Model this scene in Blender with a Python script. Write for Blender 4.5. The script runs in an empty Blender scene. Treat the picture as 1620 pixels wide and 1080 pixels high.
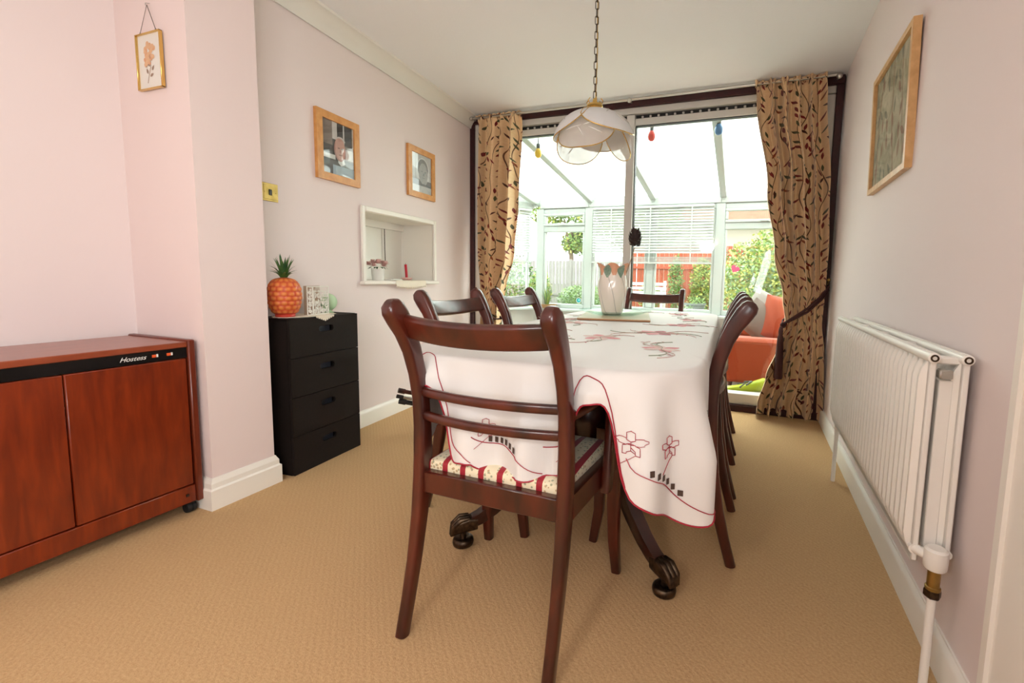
import bpy, math, random
from mathutils import Vector, Matrix
sc = bpy.context.scene
COL = sc.collection
PI = math.pi

# ---------------------------------------------------------------- camera
def cam_basis(yaw, pit, rol):
    y, p, r = map(math.radians, (yaw, pit, rol))
    fw = Vector((-math.sin(y)*math.cos(p), math.cos(y)*math.cos(p), -math.sin(p)))
    rt = Vector((math.cos(y), math.sin(y), 0)); up = rt.cross(fw)
    c, s = math.cos(r), math.sin(r)
    return c*rt+s*up, -s*rt+c*up, fw
cd = bpy.data.cameras.new('camera'); cam = bpy.data.objects.new('camera', cd); COL.objects.link(cam)
rt, up, fw = cam_basis(19.959, 5.626, 1.253)
cam.matrix_world = Matrix(((rt.x, up.x, -fw.x, 0), (rt.y, up.y, -fw.y, 0), (rt.z, up.z, -fw.z, .97), (0, 0, 0, 1)))
cd.sensor_width = 36; cd.lens = 710/1620*36
cd.shift_x = -100/1620; cd.shift_y = -30.5/1620
cd.clip_start = .05; cd.clip_end = 200
sc.camera = cam

# ---------------------------------------------------------------- light
w = bpy.data.worlds.new('overcast_sky'); sc.world = w; w.use_nodes = True
bg = w.node_tree.nodes['Background']; bg.inputs[0].default_value = (.95, .98, 1, 1); bg.inputs[1].default_value = 3.3
def area(name, loc, direction, sx, sy, power, color=(1, 1, 1)):
    l = bpy.data.lights.new(name, 'AREA'); l.shape = 'RECTANGLE'; l.size = sx; l.size_y = sy; l.energy = power; l.color = color
    o = bpy.data.objects.new(name, l); COL.objects.link(o); o.location = loc
    o.rotation_euler = Vector(direction).to_track_quat('-Z', 'Y').to_euler()
    return o
# added fill light at the right wall, unseen behind the camera
area('added_side_fill', (.435, -1.15, 1.45), (-1, .03, .25), 1.9, 1.35, 36, (.95, .985, 1))
vs = sc.view_settings
vs.view_transform = 'Standard'; vs.look = 'None'; vs.exposure = 1.36; vs.gamma = 1.0; vs.use_curve_mapping = False

# ---------------------------------------------------------------- materials
def lin(c):
    c = c/255.0
    return c/12.92 if c <= .04045 else ((c+.055)/1.055)**2.4
def L3(rgb): return (lin(rgb[0]), lin(rgb[1]), lin(rgb[2]), 1)
MATS = {}
def M(name, rgb=(200, 200, 200), rough=.5, metal=0., spec=.5, coat=0., emit=None, var=None, vscale=20, bump=0., bscale=200, stretch=None, alpha=None, sheen=0.):
    if name in MATS: return MATS[name]
    m = bpy.data.materials.new(name); m.use_nodes = True; nt = m.node_tree; b = nt.nodes['Principled BSDF']
    b.inputs['Base Color'].default_value = L3(rgb); b.inputs['Roughness'].default_value = rough; b.inputs['Metallic'].default_value = metal
    b.inputs['Specular IOR Level'].default_value = spec; b.inputs['Coat Weight'].default_value = coat
    if sheen: b.inputs['Sheen Weight'].default_value = sheen
    if emit: b.inputs['Emission Color'].default_value = L3(rgb); b.inputs['Emission Strength'].default_value = emit
    tc = None
    if var or bump:
        tc = nt.nodes.new('ShaderNodeTexCoord'); mp = nt.nodes.new('ShaderNodeMapping'); nt.links.new(tc.outputs['Object'], mp.inputs['Vector'])
        if stretch: mp.inputs['Scale'].default_value = stretch
    if var:
        n = nt.nodes.new('ShaderNodeTexNoise'); n.inputs['Scale'].default_value = vscale; n.inputs['Detail'].default_value = 4
        nt.links.new(mp.outputs[0], n.inputs['Vector'])
        r = nt.nodes.new('ShaderNodeValToRGB'); r.color_ramp.elements[0].color = L3(rgb); r.color_ramp.elements[1].color = L3(var)
        r.color_ramp.elements[0].position = .35; r.color_ramp.elements[1].position = .65
        nt.links.new(n.outputs['Fac'], r.inputs[0]); nt.links.new(r.outputs[0], b.inputs['Base Color'])
    if bump:
        n2 = nt.nodes.new('ShaderNodeTexNoise'); n2.inputs['Scale'].default_value = bscale; n2.inputs['Detail'].default_value = 3
        nt.links.new(mp.outputs[0], n2.inputs['Vector'])
        bp = nt.nodes.new('ShaderNodeBump'); bp.inputs['Strength'].default_value = bump; bp.inputs['Distance'].default_value = .002
        nt.links.new(n2.outputs['Fac'], bp.inputs['Height']); nt.links.new(bp.outputs[0], b.inputs['Normal'])
    MATS[name] = m
    return m
def glassy(name, tint=(255, 255, 255), refl=.06, rough=.02):
    """window glass: clear straight-through pane with a faint mirror"""
    if name in MATS: return MATS[name]
    m = bpy.data.materials.new(name); m.use_nodes = True; nt = m.node_tree
    nt.nodes.remove(nt.nodes['Principled BSDF']); out = nt.nodes['Material Output']
    t = nt.nodes.new('ShaderNodeBsdfTransparent'); t.inputs[0].default_value = L3(tint)
    g = nt.nodes.new('ShaderNodeBsdfGlossy'); g.inputs['Roughness'].default_value = rough
    mx = nt.nodes.new('ShaderNodeMixShader'); mx.inputs[0].default_value = refl
    nt.links.new(t.outputs[0], mx.inputs[1]); nt.links.new(g.outputs[0], mx.inputs[2]); nt.links.new(mx.outputs[0], out.inputs[0])
    MATS[name] = m; return m
def frosted(name, rgb, trans=.5, clear=.2, glossy=.05):
    if name in MATS: return MATS[name]
    m = bpy.data.materials.new(name); m.use_nodes = True; nt = m.node_tree
    nt.nodes.remove(nt.nodes['Principled BSDF']); out = nt.nodes['Material Output']
    d = nt.nodes.new('ShaderNodeBsdfDiffuse'); d.inputs[0].default_value = L3(rgb)
    t = nt.nodes.new('ShaderNodeBsdfTranslucent'); t.inputs[0].default_value = L3(rgb)
    c = nt.nodes.new('ShaderNodeBsdfTransparent')
    g = nt.nodes.new('ShaderNodeBsdfGlossy'); g.inputs['Roughness'].default_value = .12
    a = nt.nodes.new('ShaderNodeMixShader'); a.inputs[0].default_value = trans
    nt.links.new(d.outputs[0], a.inputs[1]); nt.links.new(t.outputs[0], a.inputs[2])
    b = nt.nodes.new('ShaderNodeMixShader'); b.inputs[0].default_value = clear
    nt.links.new(a.outputs[0], b.inputs[1]); nt.links.new(c.outputs[0], b.inputs[2])
    e = nt.nodes.new('ShaderNodeMixShader'); e.inputs[0].default_value = glossy
    nt.links.new(b.outputs[0], e.inputs[1]); nt.links.new(g.outputs[0], e.inputs[2]); nt.links.new(e.outputs[0], out.inputs[0])
    MATS[name] = m; return m
def wood(name, dark, light, rough=.3, scale=6., stretch=(1, 1, 1), coat=.3, spec=.5):
    if name in MATS: return MATS[name]
    m = bpy.data.materials.new(name); m.use_nodes = True; nt = m.node_tree; b = nt.nodes['Principled BSDF']
    tc = nt.nodes.new('ShaderNodeTexCoord'); mp = nt.nodes.new('ShaderNodeMapping'); mp.inputs['Scale'].default_value = stretch
    nt.links.new(tc.outputs['Object'], mp.inputs['Vector'])
    n = nt.nodes.new('ShaderNodeTexNoise'); n.inputs['Scale'].default_value = scale; n.inputs['Detail'].default_value = 6; n.inputs['Distortion'].default_value = .4
    nt.links.new(mp.outputs[0], n.inputs['Vector'])
    r = nt.nodes.new('ShaderNodeValToRGB'); r.color_ramp.elements[0].position = .3; r.color_ramp.elements[1].position = .7
    r.color_ramp.elements[0].color = L3(dark); r.color_ramp.elements[1].color = L3(light)
    nt.links.new(n.outputs['Fac'], r.inputs[0]); nt.links.new(r.outputs[0], b.inputs['Base Color'])
    b.inputs['Roughness'].default_value = rough; b.inputs['Coat Weight'].default_value = coat; b.inputs['Coat Roughness'].default_value = .15
    b.inputs['Specular IOR Level'].default_value = spec
    MATS[name] = m; return m
def new_mat(name):
    m = bpy.data.materials.new(name); m.use_nodes = True; MATS[name] = m
    return m, m.node_tree, m.node_tree.nodes['Principled BSDF']
class NT:
    """tiny helper to chain math nodes"""
    def __init__(s, nt): s.nt = nt
    def math(s, op, a, b=None, c=None):
        n = s.nt.nodes.new('ShaderNodeMath'); n.operation = op
        for i, x in enumerate((a, b, c)):
            if x is None: continue
            if isinstance(x, (int, float)): n.inputs[i].default_value = x
            else: s.nt.links.new(x, n.inputs[i])
        return n.outputs[0]
    def mix(s, f, a, b):
        n = s.nt.nodes.new('ShaderNodeMix'); n.data_type = 'RGBA'
        for sock, x in ((n.inputs[0], f), (n.inputs[6], a), (n.inputs[7], b)):
            if isinstance(x, (int, float)): sock.default_value = x
            elif isinstance(x, tuple): sock.default_value = x
            else: s.nt.links.new(x, sock)
        return n.outputs[2]

M('wall_pink', (239, 225, 222), .75, spec=.25, bump=.05, bscale=120)
M('wall_pink_shaded', (236, 218, 214), .75, spec=.25, bump=.05, bscale=120)  # deeper pink: the pier's dimmer, bounce-lit side put into its colour
M('ceiling_paint', (242, 241, 242), .9, spec=.1, bump=.25, bscale=90)
M('gloss_white', (246, 240, 230), .35)
M('cornice_white', (232, 228, 220), .6)
M('radiator_cream', (250, 246, 238), .3)
M('upvc', (172, 178, 173), .35)
M('patio_white', (212, 208, 202), .4, spec=.3)
M('dark_timber', (62, 16, 18), .5, var=(48, 12, 14), vscale=30)
M('black', (18, 18, 18), .45)
M('black_gloss', (14, 14, 15), .2)
M('rubber', (22, 22, 23), .6)
M('brass', (178, 148, 88), .38, metal=1., var=(156, 128, 72), vscale=40)
M('gold', (222, 186, 110), .2, metal=1.)
M('old_brass', (96, 80, 64), .4, metal=1., var=(60, 50, 42), vscale=60)
M('steel', (200, 198, 192), .3, metal=1.)
wood('mahogany', (42, 14, 9), (90, 32, 18), .28, 5., (3, 3, 1), .35)
wood('mahogany_dark', (34, 10, 7), (66, 22, 14), .3, 5., (3, 3, 1), .3)
wood('teak', (104, 31, 7), (136, 48, 13), .32, 7., (6, 6, .8), .25)
wood('teak_top', (136, 60, 34), (156, 76, 46), .3, 7., (6, .8, 6), .3)  # paler teak: reflected light on the cabinet top put into the colour
wood('teak_dark', (92, 32, 14), (122, 46, 20), .35, 7., (6, 6, .8), .2)
wood('oak', (206, 140, 72), (224, 162, 92), .4, 10., (3, 3, 3), .1)
wood('oak_pale', (206, 160, 104), (226, 182, 126), .4, 10., (3, 3, 3), .1)
M('espresso', (26, 18, 14), .7, spec=.25, var=(20, 14, 11), vscale=80)
M('espresso_edge', (22, 15, 12), .6)
M('recess_blue', (52, 56, 64), .5)
M('cloth', (231, 227, 222), .55, spec=.3, sheen=.2, bump=.08, bscale=900)
M('stitch_red', (168, 34, 52), .6)
M('stitch_pink', (222, 136, 140), .6)
M('stitch_green', (150, 158, 130), .6)
M('stitch_pale', (222, 190, 182), .6)
M('cut_dark', (78, 58, 48), .8)
M('ceramic', (250, 241, 228), .18, coat=.4)
M('ceramic_line', (196, 190, 182), .25)
M('ceramic_green', (150, 170, 150), .2, var=(120, 150, 128), vscale=90)
M('ceramic_coral', (238, 176, 140), .2)
M('pine', (52, 30, 22), .7, var=(34, 20, 16), vscale=60)
M('stem', (150, 116, 80), .7)
glassy('pane_glass', (252, 255, 253), .035)
glassy('picture_glass', (255, 255, 255), .05)
glassy('plate_glass', (240, 248, 244), .10, .05)
frosted('polycarbonate', (250, 252, 248), .92, .04, .0)
frosted('shade_glass', (250, 250, 250), .42, .03, .06)
frosted('shade_clear', (236, 230, 224), .5, .35, .05)
M('paper', (240, 236, 226), .7)
M('photo_glossy', (200, 200, 200), .3)
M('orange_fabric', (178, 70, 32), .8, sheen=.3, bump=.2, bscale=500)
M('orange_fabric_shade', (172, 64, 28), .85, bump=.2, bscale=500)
M('taupe_fabric', (130, 114, 106), .85, bump=.2, bscale=500)
M('silver_fabric', (158, 150, 144), .6, bump=.2, bscale=300)
M('lime', (176, 190, 30), .4)
M('grey_strap', (92, 92, 90), .7)
M('rope_plum', (62, 26, 24), .8, bump=.4, bscale=400)
M('lace', (240, 228, 208), .8, bump=.5, bscale=400)
M('candle_red', (190, 24, 44), .35)
M('petal_pink', (242, 208, 200), .7, var=(230, 174, 168), vscale=60)
M('leaf_green', (62, 96, 48), .5, var=(34, 66, 34), vscale=40)
M('leaf_tip', (120, 140, 60), .5)
M('pot_white', (238, 234, 228), .4)
M('slat', (182, 186, 182), .5)
M('tile_floor', (196, 188, 176), .5)
M('dwarf_wall', (190, 186, 180), .8)
M('fence_bleached', (132, 125, 122), .85, var=(116, 110, 107), vscale=8, stretch=(8, 8, .6))
M('fence_orange', (150, 66, 36), .85, var=(130, 54, 28), vscale=8, stretch=(8, 8, .6))
M('lawn', (104, 118, 60), .9, var=(84, 102, 46), vscale=12)
M('patio_slab', (158, 153, 142), .85, var=(140, 135, 124), vscale=6)
M('hedge_leaf', (66, 98, 42), .6, var=(94, 126, 56), vscale=9)
M('bush_leaf', (86, 116, 48), .6, var=(120, 146, 68), vscale=6)
M('yellow_leaf', (134, 140, 52), .6, var=(160, 158, 72), vscale=6)
M('silver_leaf', (104, 126, 90), .6, var=(134, 154, 112), vscale=8)
M('tree_leaf', (82, 106, 56), .6, var=(114, 132, 76), vscale=4)
M('bark', (104, 84, 66), .9, var=(84, 66, 52), vscale=12)
M('white_wood', (190, 188, 184), .6)
M('pot_grey', (104, 106, 106), .6)
M('terracotta', (160, 82, 56), .7)
M('pebble_dash', (168, 156, 144), .9, bump=.4, bscale=60)
M('soil', (70, 50, 38), .95)
M('blossom_pink', (232, 70, 110), .5)
M('teal', (30, 150, 158), .2)
M('teal_pale', (150, 214, 206), .2)
for n, c in (('bulb_yellow', (232, 190, 60)), ('bulb_red', (226, 74, 66)), ('bulb_blue', (74, 122, 176))): M(n, c, .25)
M('bulb_socket', (58, 62, 64), .5)
M('mat_cork', (176, 122, 74), .6)
M('mat_edge', (150, 108, 66), .6)
M('mat_top', (214, 196, 164), .4)
M('ink_white', (235, 232, 226), .5)
M('neon_orange', (226, 92, 40), .4)
M('pineapple_leaf', (40, 84, 46), .45, var=(92, 122, 52), vscale=30)
M('pale_green', (186, 214, 172), .5)
M('card_inside_shaded', (178, 150, 128), .7)  # tan back sheet: shading inside the white card put into its colour

# carpet: dense looped pile in fine diagonal ribs
m, nt, b = new_mat('carpet'); N = NT(nt)
tc = nt.nodes.new('ShaderNodeTexCoord')
n1 = nt.nodes.new('ShaderNodeTexNoise'); n1.inputs['Scale'].default_value = 150; n1.inputs['Detail'].default_value = 3
nt.links.new(tc.outputs['Object'], n1.inputs['Vector'])
n3 = nt.nodes.new('ShaderNodeTexNoise'); n3.inputs['Scale'].default_value = 5; n3.inputs['Detail'].default_value = 3
nt.links.new(tc.outputs['Object'], n3.inputs['Vector'])
wv = nt.nodes.new('ShaderNodeTexWave'); wv.bands_direction = 'DIAGONAL'; wv.inputs['Scale'].default_value = 26; wv.inputs['Distortion'].default_value = 3.5; wv.inputs['Detail'].default_value = 2; wv.inputs['Detail Scale'].default_value = 14
nt.links.new(tc.outputs['Object'], wv.inputs['Vector'])
c1 = N.mix(n1.outputs['Fac'], L3((178, 138, 92)), L3((224, 190, 146)))
c2 = N.mix(N.math('MULTIPLY', n3.outputs['Fac'], .35), c1, L3((206, 166, 118)))
c3 = N.mix(N.math('MULTIPLY', wv.outputs['Fac'], .10), c2, L3((168, 126, 84)))
nt.links.new(c3, b.inputs['Base Color']); b.inputs['Roughness'].default_value = .95; b.inputs['Specular IOR Level'].default_value = .1
bp = nt.nodes.new('ShaderNodeBump'); bp.inputs['Strength'].default_value = .55; bp.inputs['Distance'].default_value = .004
h = N.math('ADD', n1.outputs['Fac'], N.math('MULTIPLY', wv.outputs['Fac'], .22)); nt.links.new(h, bp.inputs['Height']); nt.links.new(bp.outputs[0], b.inputs['Normal'])

def leaf_layer(nt, N, uv, scale, la, lb, seed, keep=1.1):
    """mask + random colour of printed leaves: a rotated pointed ellipse in every Voronoi cell"""
    mp = nt.nodes.new('ShaderNodeMapping'); mp.inputs['Location'].default_value = (seed*.37, seed*.53, 0); nt.links.new(uv, mp.inputs['Vector'])
    vo = nt.nodes.new('ShaderNodeTexVoronoi'); vo.voronoi_dimensions = '2D'; vo.inputs['Scale'].default_value = scale; vo.inputs['Randomness'].default_value = .85
    nt.links.new(mp.outputs[0], vo.inputs['Vector'])
    sub = nt.nodes.new('ShaderNodeVectorMath'); sub.operation = 'SUBTRACT'; nt.links.new(mp.outputs[0], sub.inputs[0]); nt.links.new(vo.outputs['Position'], sub.inputs[1])
    sp = nt.nodes.new('ShaderNodeSeparateColor'); nt.links.new(vo.outputs['Color'], sp.inputs[0])
    ro = nt.nodes.new('ShaderNodeVectorRotate'); ro.rotation_type = 'Z_AXIS'; nt.links.new(sub.outputs[0], ro.inputs['Vector'])
    nt.links.new(N.math('MULTIPLY_ADD', sp.outputs[0], 1.9, .62), ro.inputs['Angle'])
    sx = nt.nodes.new('ShaderNodeSeparateXYZ'); nt.links.new(ro.outputs[0], sx.inputs[0])
    a = N.math('POWER', N.math('ABSOLUTE', N.math('DIVIDE', sx.outputs[0], la)), 1.5)
    bb = N.math('POWER', N.math('ABSOLUTE', N.math('DIVIDE', sx.outputs[1], lb)), 1.2)
    inside = N.math('LESS_THAN', N.math('ADD', a, bb), 1.0)
    return N.math('MULTIPLY', inside, N.math('LESS_THAN', sp.outputs[2], keep)), sp.outputs[1]
def vine_layer(nt, N, uv, scale, dist, thr, seed):
    mp = nt.nodes.new('ShaderNodeMapping'); mp.inputs['Location'].default_value = (seed, seed*.7, 0); nt.links.new(uv, mp.inputs['Vector'])
    wv = nt.nodes.new('ShaderNodeTexWave'); wv.wave_profile = 'SIN'; wv.bands_direction = 'X'; wv.inputs['Scale'].default_value = scale; wv.inputs['Distortion'].default_value = dist
    wv.inputs['Detail'].default_value = 1; wv.inputs['Detail Scale'].default_value = .9
    nt.links.new(mp.outputs[0], wv.inputs['Vector'])
    return N.math('LESS_THAN', N.math('ABSOLUTE', N.math('SUBTRACT', wv.outputs['Fac'], .5)), thr)
# curtain print
m, nt, b = new_mat('curtain_print'); N = NT(nt)
uvn = nt.nodes.new('ShaderNodeUVMap'); uvn.uv_map = 'UVMap'; uv = uvn.outputs[0]
base = nt.nodes.new('ShaderNodeTexNoise'); base.inputs['Scale'].default_value = 60; nt.links.new(uv, base.inputs['Vector'])
col = N.mix(base.outputs['Fac'], L3((236, 196, 146)), L3((248, 216, 172)))
col = N.mix(vine_layer(nt, N, uv, 2.6, 6., .05, 3.1), col, L3((104, 62, 36)))
l1, r1 = leaf_layer(nt, N, uv, 16.5, .024, .0062, 1.0, 1.1)
pc = N.mix(N.math('GREATER_THAN', r1, .42), L3((78, 78, 48)), L3((124, 32, 30)))
pc = N.mix(N.math('GREATER_THAN', r1, .82), pc, L3((150, 74, 36)))
col = N.mix(l1, col, pc)
l2, r2 = leaf_layer(nt, N, uv, 12.5, .022, .0058, 7.0, .85)
pc2 = N.mix(N.math('GREATER_THAN', r2, .5), L3((86, 42, 28)), L3((140, 36, 32)))
col = N.mix(l2, col, pc2)
nt.links.new(col, b.inputs['Base Color']); b.inputs['Roughness'].default_value = .7; b.inputs['Sheen Weight'].default_value = .25; b.inputs['Specular IOR Level'].default_value = .3
# seat stripe
m, nt, b = new_mat('seat_stripe'); N = NT(nt)
tc = nt.nodes.new('ShaderNodeTexCoord'); sx = nt.nodes.new('ShaderNodeSeparateXYZ'); nt.links.new(tc.outputs['Object'], sx.inputs[0])
ph = N.math('FRACT', N.math('MULTIPLY', N.math('ADD', sx.outputs[0], 1.012), 17.5))
red = N.math('LESS_THAN', ph, .30)
grn = N.math('MULTIPLY', N.math('GREATER_THAN', ph, .50), N.math('LESS_THAN', ph, .80))
vo = nt.nodes.new('ShaderNodeTexVoronoi'); vo.inputs['Scale'].default_value = 95; nt.links.new(tc.outputs['Object'], vo.inputs['Vector'])
flo = N.math('MULTIPLY', N.math('LESS_THAN', vo.outputs['Distance'], .33), N.math('SUBTRACT', 1.0, red))
col = N.mix(red, L3((238, 224, 190)), L3((158, 18, 36)))
sp = nt.nodes.new('ShaderNodeSeparateColor'); nt.links.new(vo.outputs['Color'], sp.inputs[0])
fc = N.mix(N.math('GREATER_THAN', sp.outputs[0], .5), L3((128, 136, 104)), L3((176, 140, 90)))
col = N.mix(N.math('MULTIPLY', flo, .75), col, fc)
nt.links.new(col, b.inputs['Base Color']); b.inputs['Roughness'].default_value = .6; b.inputs['Sheen Weight'].default_value = .2
# pineapple skin driven by the scale pattern stored on the mesh
m, nt, b = new_mat('pineapple_skin'); N = NT(nt)
at = nt.nodes.new('ShaderNodeAttribute'); at.attribute_name = 'scale_pattern'
nz = nt.nodes.new('ShaderNodeTexNoise'); nz.inputs['Scale'].default_value = 60
c1 = N.mix(nz.outputs['Fac'], L3((232, 110, 50)), L3((240, 170, 84)))
col = N.mix(at.outputs['Fac'], L3((202, 56, 34)), c1); nt.links.new(col, b.inputs['Base Color']); b.inputs['Roughness'].default_value = .45
# woven textile picture
m, nt, b = new_mat('textile_print'); N = NT(nt)
uvn = nt.nodes.new('ShaderNodeUVMap'); uvn.uv_map = 'UVMap'; uv = uvn.outputs[0]
nz = nt.nodes.new('ShaderNodeTexNoise'); nz.inputs['Scale'].default_value = 9; nz.inputs['Detail'].default_value = 5; nz.inputs['Distortion'].default_value = 1.2; nt.links.new(uv, nz.inputs['Vector'])
rp = nt.nodes.new('ShaderNodeValToRGB'); nt.links.new(nz.outputs['Fac'], rp.inputs[0])
rp.color_ramp.elements[0].position = .3; rp.color_ramp.elements[0].color = L3((138, 132, 104)); rp.color_ramp.elements[1].position = .7; rp.color_ramp.elements[1].color = L3((198, 186, 158))
col = rp.outputs[0]
col = N.mix(vine_layer(nt, N, uv, 1.2, 7., .05, 2.2), col, L3((146, 116, 92)))
l1, r1 = leaf_layer(nt, N, uv, 12, .035, .013, 2.)
col = N.mix(N.math('MULTIPLY', l1, .7), col, N.mix(N.math('GREATER_THAN', r1, .5), L3((100, 104, 88)), L3((134, 88, 70))))
nt.links.new(col, b.inputs['Base Color']); b.inputs['Roughness'].default_value = .75
# neighbour's roof tiles and brick
m, nt, b = new_mat('roof_tiles'); tc = nt.nodes.new('ShaderNodeTexCoord')
br = nt.nodes.new('ShaderNodeTexBrick'); br.inputs['Scale'].default_value = 3.2; br.inputs['Color1'].default_value = L3((164, 92, 68)); br.inputs['Color2'].default_value = L3((150, 78, 56)); br.inputs['Mortar'].default_value = L3((108, 58, 44)); br.inputs['Mortar Size'].default_value = .03
nt.links.new(tc.outputs['UV'], br.inputs['Vector']); nt.links.new(br.outputs[0], b.inputs['Base Color']); b.inputs['Roughness'].default_value = .85

# ---------------------------------------------------------------- mesh helpers
def rrect(w, h, r=None, n=3):
    """rounded rectangle outline (ccw)"""
    if r is None: r = min(w, h)*.25
    r = min(r, w*.499, h*.499)
    P = []
    for cx, cy, a0 in ((w/2-r, h/2-r, 0), (-w/2+r, h/2-r, 90), (-w/2+r, -h/2+r, 180), (w/2-r, -h/2+r, 270)):
        for i in range(n+1):
            a = math.radians(a0+90*i/n); P.append((cx+r*math.cos(a), cy+r*math.sin(a)))
    return P
def circ(r, n=10): return [(r*math.cos(2*PI*i/n), r*math.sin(2*PI*i/n)) for i in range(n)]
class MB:
    def __init__(s): s.v = []; s.f = []; s.m = []; s.uv = None
    def add(s, V, F, mi=0):
        o = len(s.v); s.v += [tuple(p) for p in V]; s.f += [tuple(i+o for i in f) for f in F]; s.m += [mi]*len(F); return s
    def box(s, c, size, bev=0., rz=0., mat=None, mi=0):
        hx, hy, hz = size[0]/2, size[1]/2, size[2]/2
        V = []; F = []
        if bev <= 0:
            V = [(x, y, z) for x in (-hx, hx) for y in (-hy, hy) for z in (-hz, hz)]
            F = [(0, 1, 3, 2), (4, 6, 7, 5), (0, 4, 5, 1), (2, 3, 7, 6), (0, 2, 6, 4), (1, 5, 7, 3)]
        else:
            b = min(bev, hx*.95, hy*.95, hz*.95); idx = {}
            for sx in (-1, 1):
                for sy in (-1, 1):
                    for sz in (-1, 1):
                        for k in range(3):
                            p = [sx*(hx-b), sy*(hy-b), sz*(hz-b)]; p[k] = (sx*hx, sy*hy, sz*hz)[k]
                            idx[(sx, sy, sz, k)] = len(V); V.append(tuple(p))
            for k in range(3):
                a, c2 = (k+1) % 3, (k+2) % 3
                for sg in (-1, 1):
                    q = []
                    for (u, t) in ((-1, -1), (1, -1), (1, 1), (-1, 1)):
                        e = [0, 0, 0]; e[k] = sg; e[a] = u; e[c2] = t; q.append(idx[(*e, k)])
                    F.append(tuple(q) if sg > 0 else tuple(reversed(q)))
            for k in range(3):      # bevel strips along axis k
                a, c2 = (k+1) % 3, (k+2) % 3
                for u in (-1, 1):
                    for t in (-1, 1):
                        e0 = [0, 0, 0]; e0[a] = u; e0[c2] = t; e1 = list(e0); e0[k] = -1; e1[k] = 1
                        q = (idx[(*e0, a)], idx[(*e1, a)], idx[(*e1, c2)], idx[(*e0, c2)])
                        F.append(q if u*t < 0 else tuple(reversed(q)))
            for sx in (-1, 1):
                for sy in (-1, 1):
                    for sz in (-1, 1):
                        q = tuple(idx[(sx, sy, sz, k)] for k in range(3)); F.append(q if sx*sy*sz > 0 else tuple(reversed(q)))
        R = Matrix.Rotation(rz, 3, 'Z') if mat is None else mat
        s.add([R @ Vector(p)+Vector(c) for p in V], F, mi); return s
    def b2(s, p0, p1, bev=0., mi=0):
        """box from min corner to max corner"""
        return s.box([(a+b)/2 for a, b in zip(p0, p1)], [abs(b-a) for a, b in zip(p0, p1)], bev, mi=mi)
    def sweep(s, path, secs, side=None, closed=False, caps=True, mi=0):
        path = [Vector(p) for p in path]; n = len(path)
        if not isinstance(secs[0], list): secs = [secs]*n
        rings = []; prevN = None
        for i, p in enumerate(path):
            if closed: t = path[(i+1) % n]-path[i-1]
            else: t = path[min(i+1, n-1)]-path[max(i-1, 0)]
            t.normalize()
            if side is not None:
                a = Vector(side); a = (a-t*a.dot(t)).normalized()
            else:
                if prevN is None:
                    a = Vector((0, 0, 1)) if abs(t.z) < .9 else Vector((1, 0, 0))
                else: a = prevN
                a = (a-t*a.dot(t)).normalized(); prevN = a
            bb = t.cross(a)
            rings.append([p+a*q[0]+bb*q[1] for q in secs[i]])
        k = len(secs[0]); V = [q for r in rings for q in r]; F = []
        for i in range(n if closed else n-1):
            j = (i+1) % n
            for q in range(k): F.append((i*k+q, i*k+(q+1) % k, j*k+(q+1) % k, j*k+q))
        if caps and not closed: F.append(tuple(range(k-1, -1, -1))); F.append(tuple(range((n-1)*k, n*k)))
        return s.add(V, F, mi)
    def tube(s, path, r, n=8, closed=False, mi=0):
        if isinstance(r, (int, float)): return s.sweep(path, circ(r, n), None, closed, mi=mi)
        return s.sweep(path, [circ(x, n) for x in r], None, closed, mi=mi)
    def lathe(s, prof, n=24, c=(0, 0, 0), axis='z', mi=0, cap=True):
        V = []; F = []; k = len(prof)
        for (r, z) in prof:
            for i in range(n):
                a = 2*PI*i/n; p = (r*math.cos(a), r*math.sin(a), z)
                if axis == 'x': p = (z, r*math.cos(a), r*math.sin(a))
                if axis == 'y': p = (r*math.cos(a), -z, r*math.sin(a)) if False else (r*math.sin(a), z, r*math.cos(a))
                V.append((p[0]+c[0], p[1]+c[1], p[2]+c[2]))
        for j in range(k-1):
            for i in range(n): F.append((j*n+i, j*n+(i+1) % n, (j+1)*n+(i+1) % n, (j+1)*n+i))
        if cap:
            if prof[0][0] > 1e-4: F.append(tuple(range(n-1, -1, -1)))
            if prof[-1][0] > 1e-4: F.append(tuple(range((k-1)*n, k*n)))
        return s.add(V, F, mi)
    def ball(s, c, r, n=10, m=7, mi=0):
        if isinstance(r, (int, float)): r = (r, r, r)
        V = [(c[0], c[1], c[2]-r[2])]; F = []
        for j in range(1, m):
            ph = -PI/2+PI*j/m
            for i in range(n):
                a = 2*PI*i/n; V.append((c[0]+r[0]*math.cos(ph)*math.cos(a), c[1]+r[1]*math.cos(ph)*math.sin(a), c[2]+r[2]*math.sin(ph)))
        V.append((c[0], c[1], c[2]+r[2])); t = len(V)-1
        for i in range(n): F.append((0, 1+(i+1) % n, 1+i)); F.append((t, t-n+i, t-n+(i+1) % n))
        for j in range(m-2):
            for i in range(n): F.append((1+j*n+i, 1+j*n+(i+1) % n, 1+(j+1)*n+(i+1) % n, 1+(j+1)*n+i))
        return s.add(V, F, mi)
    def grid(s, fn, nu, nv, cu=False, mi=0):
        V = [fn(i/(nu if cu else nu-1), j/(nv-1)) for j in range(nv) for i in range(nu)]; F = []
        for j in range(nv-1):
            for i in range(nu if cu else nu-1): F.append((j*nu+i, j*nu+(i+1) % nu, (j+1)*nu+(i+1) % nu, (j+1)*nu+i))
        return s.add(V, F, mi)
    def prism(s, pts, ext, mi=0):
        """flat outline (3D points) extruded by vector"""
        n = len(pts); e = Vector(ext); V = [Vector(p) for p in pts]; V += [p+e for p in V]
        F = [tuple(range(n-1, -1, -1)), tuple(range(n, 2*n))]+[(i, (i+1) % n, n+(i+1) % n, n+i) for i in range(n)]
        return s.add(V, F, mi)
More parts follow.
